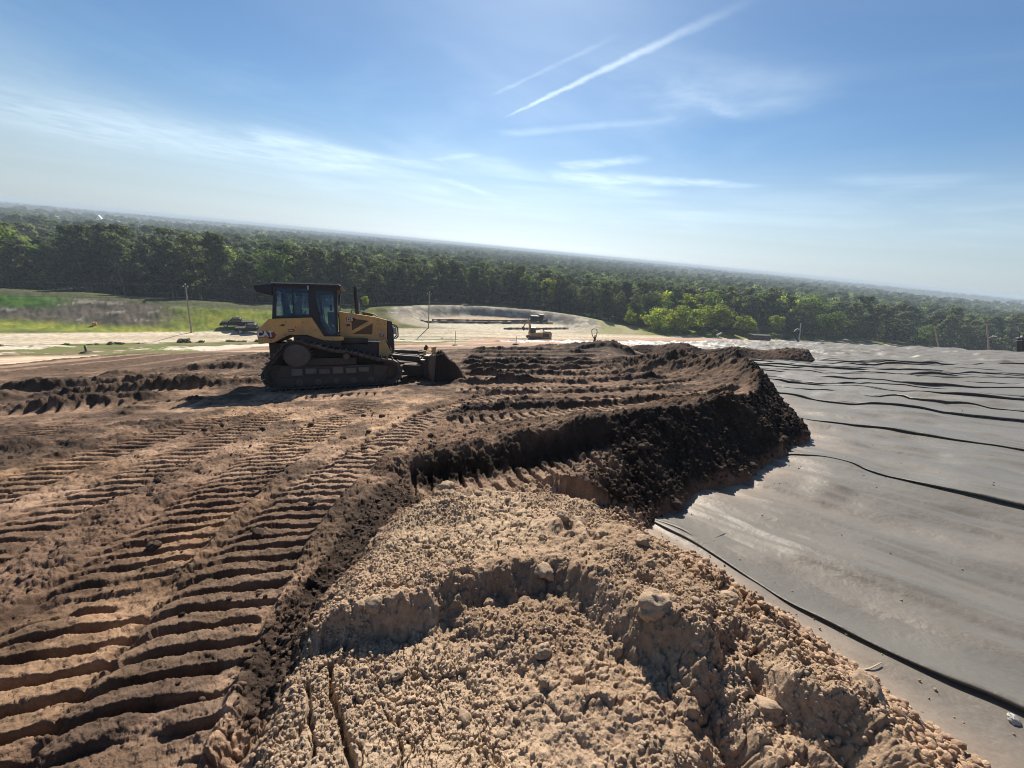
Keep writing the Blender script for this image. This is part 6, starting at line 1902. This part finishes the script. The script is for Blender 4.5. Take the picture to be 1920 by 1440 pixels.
def crumbs(name, n, area, size, label, colA, colB, seed, zfn, dens):
    g = np.random.default_rng(seed)
    bms = [clod_shape(seed * 10 + i, 2, 1.0) for i in range(6)]
    shapes = []
    for b in bms:
        b.verts.ensure_lookup_table(); shapes.append((np.array([v.co[:] for v in b.verts]), np.array([[v.index for v in f.verts] for f in b.faces]))); b.free()
    x = g.uniform(area[0], area[1], n * 4); y = g.uniform(area[2], area[3], n * 4)
    k = dens(x, y) > g.random(len(x)); x = x[k][:n]; y = y[k][:n]; n = len(x)
    z = zfn(x, y)
    s = size[0] + (size[1] - size[0]) * g.random(n) ** 3.0
    Vs = []; Fs = []; Cs = []; off = 0
    for t, (sv, sf) in enumerate(shapes):
        ii = np.arange(t, n, len(shapes)); m = len(ii)
        a = g.uniform(0, 6.28, m); b_ = g.uniform(-.8, .8, m)
        ca, sa, cb, sb = np.cos(a), np.sin(a), np.cos(b_), np.sin(b_)
        v = sv[None] * s[ii][:, None, None] * g.uniform(.75, 1.2, (m, 1, 3))
        vx = v[..., 0] * cb[:, None] - v[..., 2] * sb[:, None]; vz = v[..., 0] * sb[:, None] + v[..., 2] * cb[:, None]; vy = v[..., 1]
        X = vx * ca[:, None] - vy * sa[:, None] + x[ii][:, None]; Y = vx * sa[:, None] + vy * ca[:, None] + y[ii][:, None]; Z = vz + (z[ii] + s[ii] * .35)[:, None]
        Vs.append(np.stack([X, Y, Z], -1).reshape(-1, 3)); Fs.append((sf[None] + (np.arange(m) * len(sv))[:, None, None]).reshape(-1, 3) + off)
        u = g.random(m)[:, None, None]
        c = np.asarray(colA)[None, None] * (1 - u) + np.asarray(colB)[None, None] * u
        Cs.append(np.broadcast_to(c, (m, len(sv), 3)).reshape(-1, 3)); off += m * len(sv)
    o = np_mesh(name, np.concatenate(Vs), np.concatenate(Fs), M_SOIL, smooth=False, col=np.concatenate(Cs))
    tag(o, label, 'crumbs', kind='stuff')
def d_mound(x, y):
    return smooth(0, .1, poly_sd(x, y, MND)) * (0.05 + 1.2 * smooth(.3, .75, vnoise(x * 2.5, y * 2.5, 3))) * np.clip(1.9 - np.hypot(x, y) * .45, .25, 1)
crumbs('mound_crumbs', 20000, (-1.2, 2.0, .5, 3.6), (.0025, .014), 'tan soil crumbs covering the near mound', (.30, .215, .15), (.47, .355, .255), 5, grid_z, d_mound)
def d_skirt(x, y):
    sd = poly_sd(x, y, SOIL); return smooth(0, .08, sd) * (1 - smooth(1.0, 1.4, sd)) * (y < 4.4)
crumbs('toe_crumbs', 7000, (0.8, 3.3, .6, 4.6), (.005, .04), 'tan soil crumbs along the foot of the mound', (.30, .20, .14), (.47, .335, .23), 6, grid_z, d_skirt)
def d_lin(x, y):
    sd = poly_sd(x, y, SOIL); return (sd < 0.02) * np.exp(np.minimum(0, sd) / .22) * (0.3 + vnoise(x * 3, y * 3, 9)) + 0.012 * (sd < 0)
crumbs('liner_crumbs', 5500, (1.6, 9, .8, 10), (.003, .016), 'small crumbs scattered on the liner near the soil', (.25, .16, .11), (.45, .32, .22), 7, lambda x, y: sheet_z(x, y), d_lin)
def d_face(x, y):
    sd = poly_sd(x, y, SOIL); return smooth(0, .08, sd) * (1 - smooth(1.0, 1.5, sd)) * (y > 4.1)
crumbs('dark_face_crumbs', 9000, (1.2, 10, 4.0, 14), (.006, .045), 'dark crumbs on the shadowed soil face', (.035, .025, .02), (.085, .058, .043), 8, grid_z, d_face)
def d_strip(x, y):
    return smooth(-.05, .1, poly_sd(x, y, STRIP)) + 0.10 * (x < -1.0) * vnoise(x * 1.5, y * 1.5, 6) ** 2
crumbs('dark_strip_crumbs', 8000, (-6, -.8, .7, 8), (.005, .026), 'dark crumbs between the track prints and the mound', (.04, .029, .023), (.14, .095, .07), 9, grid_z, d_strip)
# ------------------------------------------------------------------ camera, sun, sky
cam = bpy.data.cameras.new('camera')
cam.sensor_fit = 'HORIZONTAL'
cam.sensor_width = 36
cam.lens = 36 * 720 / 1920
cam.clip_start = 0.05
cam.clip_end = 60000
co = bpy.data.objects.new('camera', cam)
COL.objects.link(co)
SC.camera = co
pit, rol = R(19.4317), R(5.47)
Xr = Vector((math.cos(rol), math.sin(rol) * math.sin(pit), math.sin(rol) * math.cos(pit)))
Fd = Vector((0, math.cos(pit), -math.sin(pit)))
Up = Xr.cross(Fd)
co.matrix_world = Matrix(((Xr.x, Up.x, -Fd.x, 0), (Xr.y, Up.y, -Fd.y, 0), (Xr.z, Up.z, -Fd.z, 0), (0, 0, 0, 1)))

SUN = Vector((-0.019, 0.82, 0.57)).normalized()
sl = bpy.data.lights.new('sun', 'SUN')
sl.energy = 5.0
sl.angle = R(0.53)
sl.color = (1.0, 0.92, 0.80)
so = bpy.data.objects.new('sun', sl)
COL.objects.link(so)
so.rotation_euler = (-SUN).to_track_quat('-Z', 'Y').to_euler()

W = bpy.data.worlds.new('World')
SC.world = W
W.use_nodes = True
nt = W.node_tree
bg = nt.nodes['Background']
sky = nt.nodes.new('ShaderNodeTexSky')
sky.sky_type = 'NISHITA'
sky.sun_disc = False
sky.sun_elevation = math.asin(SUN.z)
sky.sun_rotation = math.atan2(SUN.x, SUN.y)
sky.altitude = 50
sky.air_density = 1.0
sky.dust_density = 0.25
sky.ozone_density = 4.5

# high cirrus and contrails: streaks on a layer overhead (direction / height)
L = nt.links
def vm(op, a, b=None, scale=None):
    n = nt.nodes.new('ShaderNodeVectorMath'); n.operation = op
    for k, q in ((0, a), (1, b)):
        if q is None: continue
        if isinstance(q, bpy.types.NodeSocket): L.new(q, n.inputs[k])
        else: n.inputs[k].default_value = q
    if scale is not None:
        if isinstance(scale, bpy.types.NodeSocket): L.new(scale, n.inputs['Scale'])
        else: n.inputs['Scale'].default_value = scale
    return n.outputs['Value'] if op in ('DOT_PRODUCT', 'LENGTH', 'DISTANCE') else n.outputs['Vector']
def mt(op, a, b=None, c=None, clamp=False):
    n = nt.nodes.new('ShaderNodeMath'); n.operation = op; n.use_clamp = clamp
    for k, q in enumerate((a, b, c)):
        if q is None: continue
        if isinstance(q, bpy.types.NodeSocket): L.new(q, n.inputs[k])
        else: n.inputs[k].default_value = q
    return n.outputs[0]
def mr(v, a, b, c=0.0, d=1.0):
    n = nt.nodes.new('ShaderNodeMapRange'); n.interpolation_type = 'SMOOTHSTEP'
    L.new(v, n.inputs['Value'])
    for k, q in (('From Min', a), ('From Max', b), ('To Min', c), ('To Max', d)):
        if isinstance(q, bpy.types.NodeSocket): L.new(q, n.inputs[k])
        else: n.inputs[k].default_value = q
    return n.outputs['Result']
tc = nt.nodes.new('ShaderNodeTexCoord')
sep = nt.nodes.new('ShaderNodeSeparateXYZ')
L.new(tc.outputs['Generated'], sep.inputs[0])
zz = mt('MAXIMUM', sep.outputs['Z'], 0.02)
cmb = nt.nodes.new('ShaderNodeCombineXYZ')
L.new(mt('DIVIDE', sep.outputs['X'], zz), cmb.inputs[0])
L.new(mt('DIVIDE', sep.outputs['Y'], zz), cmb.inputs[1])
P0 = cmb.outputs[0]
def wnoise(scale, detail=5, rough=0.6, vec=None, dist=0.0):
    n = nt.nodes.new('ShaderNodeTexNoise')
    n.inputs['Scale'].default_value = scale; n.inputs['Detail'].default_value = detail
    n.inputs['Roughness'].default_value = rough; n.inputs['Distortion'].default_value = dist
    L.new(vec if vec is not None else P0, n.inputs['Vector'])
    return n
wn = wnoise(1.1, 4, 0.55)
warp = vm('SUBTRACT', wn.outputs['Color'], (0.5, 0.5, 0.5))
wn2 = wnoise(7.0, 3, 0.6)
warp2 = vm('SUBTRACT', wn2.outputs['Color'], (0.5, 0.5, 0.5))
STROKES = [  # ax ay bx by  width at a, at b, strength, warp, fine warp, soft
    (-0.25, 3.661, 0.796, 1.954, .022, .055, .62, .00, .05, 1),
    (-0.33, 3.222, 0.36, 2.292, .024, .034, .17, .00, .05, 1),
    (-0.33, 4.209, 1.1, 3.28, .12, .07, .26, .12, .06, 1),
    (-7.5, 4.9, -1.65, 7.35, 3.2, .45, .44, .30, .14, 0),
    (-3.5, 5.252, -1.30, 6.4, .75, .20, .45, .25, .12, 1),
    (-1.5, 7.25, -0.73, 9.2, .20, .18, .30, .2, .1, 1),
    (-1.34, 5.758, -0.62, 5.1, .10, .09, .24, .1, .1, 1),
    (0.3, 6.06, 2.9, 5.45, .55, .16, .55, .4, .15, 1),
    (0.38, 5.40, 1.22, 4.52, .22, .14, .48, .3, .15, 1),
    (0.9, 6.4, 2.1, 7.1, .55, .6, .35, .4, .15, 0),
    (0.5, 3.05, 1.75, 2.7, .80, .25, .30, .35, .15, 0),
    (0.7, 2.73, 1.45, 3.25, .12, .08, .14, .2, .1, 1),
    (1.25, 3.2, 1.62, 2.72, .10, .09, .16, .2, .1, 1),
    (-0.55, 2.5, -0.25, 3.1, .07, .16, .05, .1, .06, 0),
    (3.1, 4.7, 4.3, 4.4, .25, .45, .22, .3, .15, 0),
    (-0.9, 5.2, 0.2, 6.6, .35, .45, .22, .5, .2, 0),
]
tot = None
for (ax, ay, bx, by, wa, wb, stg, w1, w2, hard) in STROKES:
    P = vm('ADD', P0, vm('SCALE', warp, scale=w1)) if w1 else P0
    P = vm('ADD', P, vm('SCALE', warp2, scale=w2))
    d = vm('SUBTRACT', P, (ax, ay, 0))
    ex, ey = bx - ax, by - ay
    ln = math.hypot(ex, ey)
    t = mt('DIVIDE', vm('DOT_PRODUCT', d, (ex / ln, ey / ln, 0)), ln)
    lat = mt('ABSOLUTE', vm('DOT_PRODUCT', d, (-ey / ln, ex / ln, 0)))
    sw_ = 1.0 if wb < .06 else 1.3
    wid = mt('MULTIPLY_ADD', mt('MINIMUM', mt('MAXIMUM', t, 0.0), 1.0), (wb - wa) * sw_, wa * sw_)
    m = mr(mt('DIVIDE', lat, wid), 0.0, 1.15, 1.0, 0.0)
    e0 = mr(t, -0.04 if hard else -0.15, 0.10 if hard else 0.3)
    e1 = mr(t, 0.72, 1.06, 1.0, 0.0)
    m = mt('MULTIPLY', mt('MULTIPLY', m, e0), mt('MULTIPLY', e1, stg * (0.9 if wb < .06 else 0.72)))
    tot = m if tot is None else mt('ADD', tot, m)
fine = wnoise(2.3, 7, 0.62, dist=0.6)
wis = mr(fine.outputs['Fac'], 0.28, 0.68, 0.45, 1.15)
tot = mt('MULTIPLY', tot, wis)
veil = wnoise(0.35, 5, 0.6, dist=0.8)
tot = mt('ADD', tot, mr(veil.outputs['Fac'], 0.38, 0.80, 0.0, 0.20))
tot = mt('MINIMUM', tot, 0.92)
cmask = mt('MULTIPLY', tot, mr(sep.outputs['Z'], 0.03, 0.12))
mx = nt.nodes.new('ShaderNodeMix'); mx.data_type = 'RGBA'
L.new(cmask, mx.inputs[0])
L.new(sky.outputs['Color'], mx.inputs[6])
# cloud brightness follows the sky behind it, whitened
hsv = nt.nodes.new('ShaderNodeHueSaturation')
hsv.inputs['Saturation'].default_value = 0.22
hsv.inputs['Value'].default_value = 1.55
L.new(sky.outputs['Color'], hsv.inputs['Color'])
L.new(hsv.outputs['Color'], mx.inputs[7])
# pale air low over the horizon
hs2 = nt.nodes.new('ShaderNodeHueSaturation'); hs2.inputs['Saturation'].default_value = 0.15; hs2.inputs['Value'].default_value = 1.0
L.new(mx.outputs[2], hs2.inputs['Color'])
tn = nt.nodes.new('ShaderNodeMix'); tn.data_type = 'RGBA'; tn.blend_type = 'MULTIPLY'; tn.inputs[0].default_value = 1.0
L.new(hs2.outputs['Color'], tn.inputs[6]); tn.inputs[7].default_value = (.86, .99, 1.08, 1)
m3 = nt.nodes.new('ShaderNodeMix'); m3.data_type = 'RGBA'
L.new(mr(sep.outputs['Z'], 0.0, 0.26, 0.95, 0.0), m3.inputs[0])
tn2 = nt.nodes.new('ShaderNodeMix'); tn2.data_type = 'RGBA'; tn2.blend_type = 'MULTIPLY'; tn2.inputs[0].default_value = 1.0
L.new(mx.outputs[2], tn2.inputs[6]); tn2.inputs[7].default_value = (.90, 1.02, 1.06, 1)
L.new(tn2.outputs[2], m3.inputs[6]); L.new(tn.outputs[2], m3.inputs[7])
L.new(m3.outputs[2], bg.inputs['Color'])
bg.inputs['Strength'].default_value = 0.058

if 1:
    hz = MB().box((0, 9000, -18.0), (44000, 30000, 44.0)).build('haze', None)
    hz.data.materials.clear()
    m = bpy.data.materials.new('haze_air'); m.use_nodes = True
    n = m.node_tree; n.nodes.clear()
    out = n.nodes.new('ShaderNodeOutputMaterial'); pv = n.nodes.new('ShaderNodeVolumePrincipled')
    pv.inputs['Color'].default_value = (.74, .87, 1.0, 1)
    pv.inputs['Density'].default_value = 0.0005
    pv.inputs['Anisotropy'].default_value = 0.0
    n.links.new(pv.outputs[0], out.inputs['Volume'])
    hz.data.materials.append(m)
    tag(hz, 'thin pale haze lying over the woods towards the horizon', 'haze', kind='stuff')

SC.view_settings.view_transform = 'Standard'
SC.view_settings.look = 'None'
SC.view_settings.gamma = 1
SC.view_settings.exposure = 0.66
SC.cycles.use_denoising = True
SC.cycles.filter_width = 1.05
SC.cycles.max_bounces = 6
SC.cycles.transparent_max_bounces = 12
SC.cycles.volume_bounces = 0
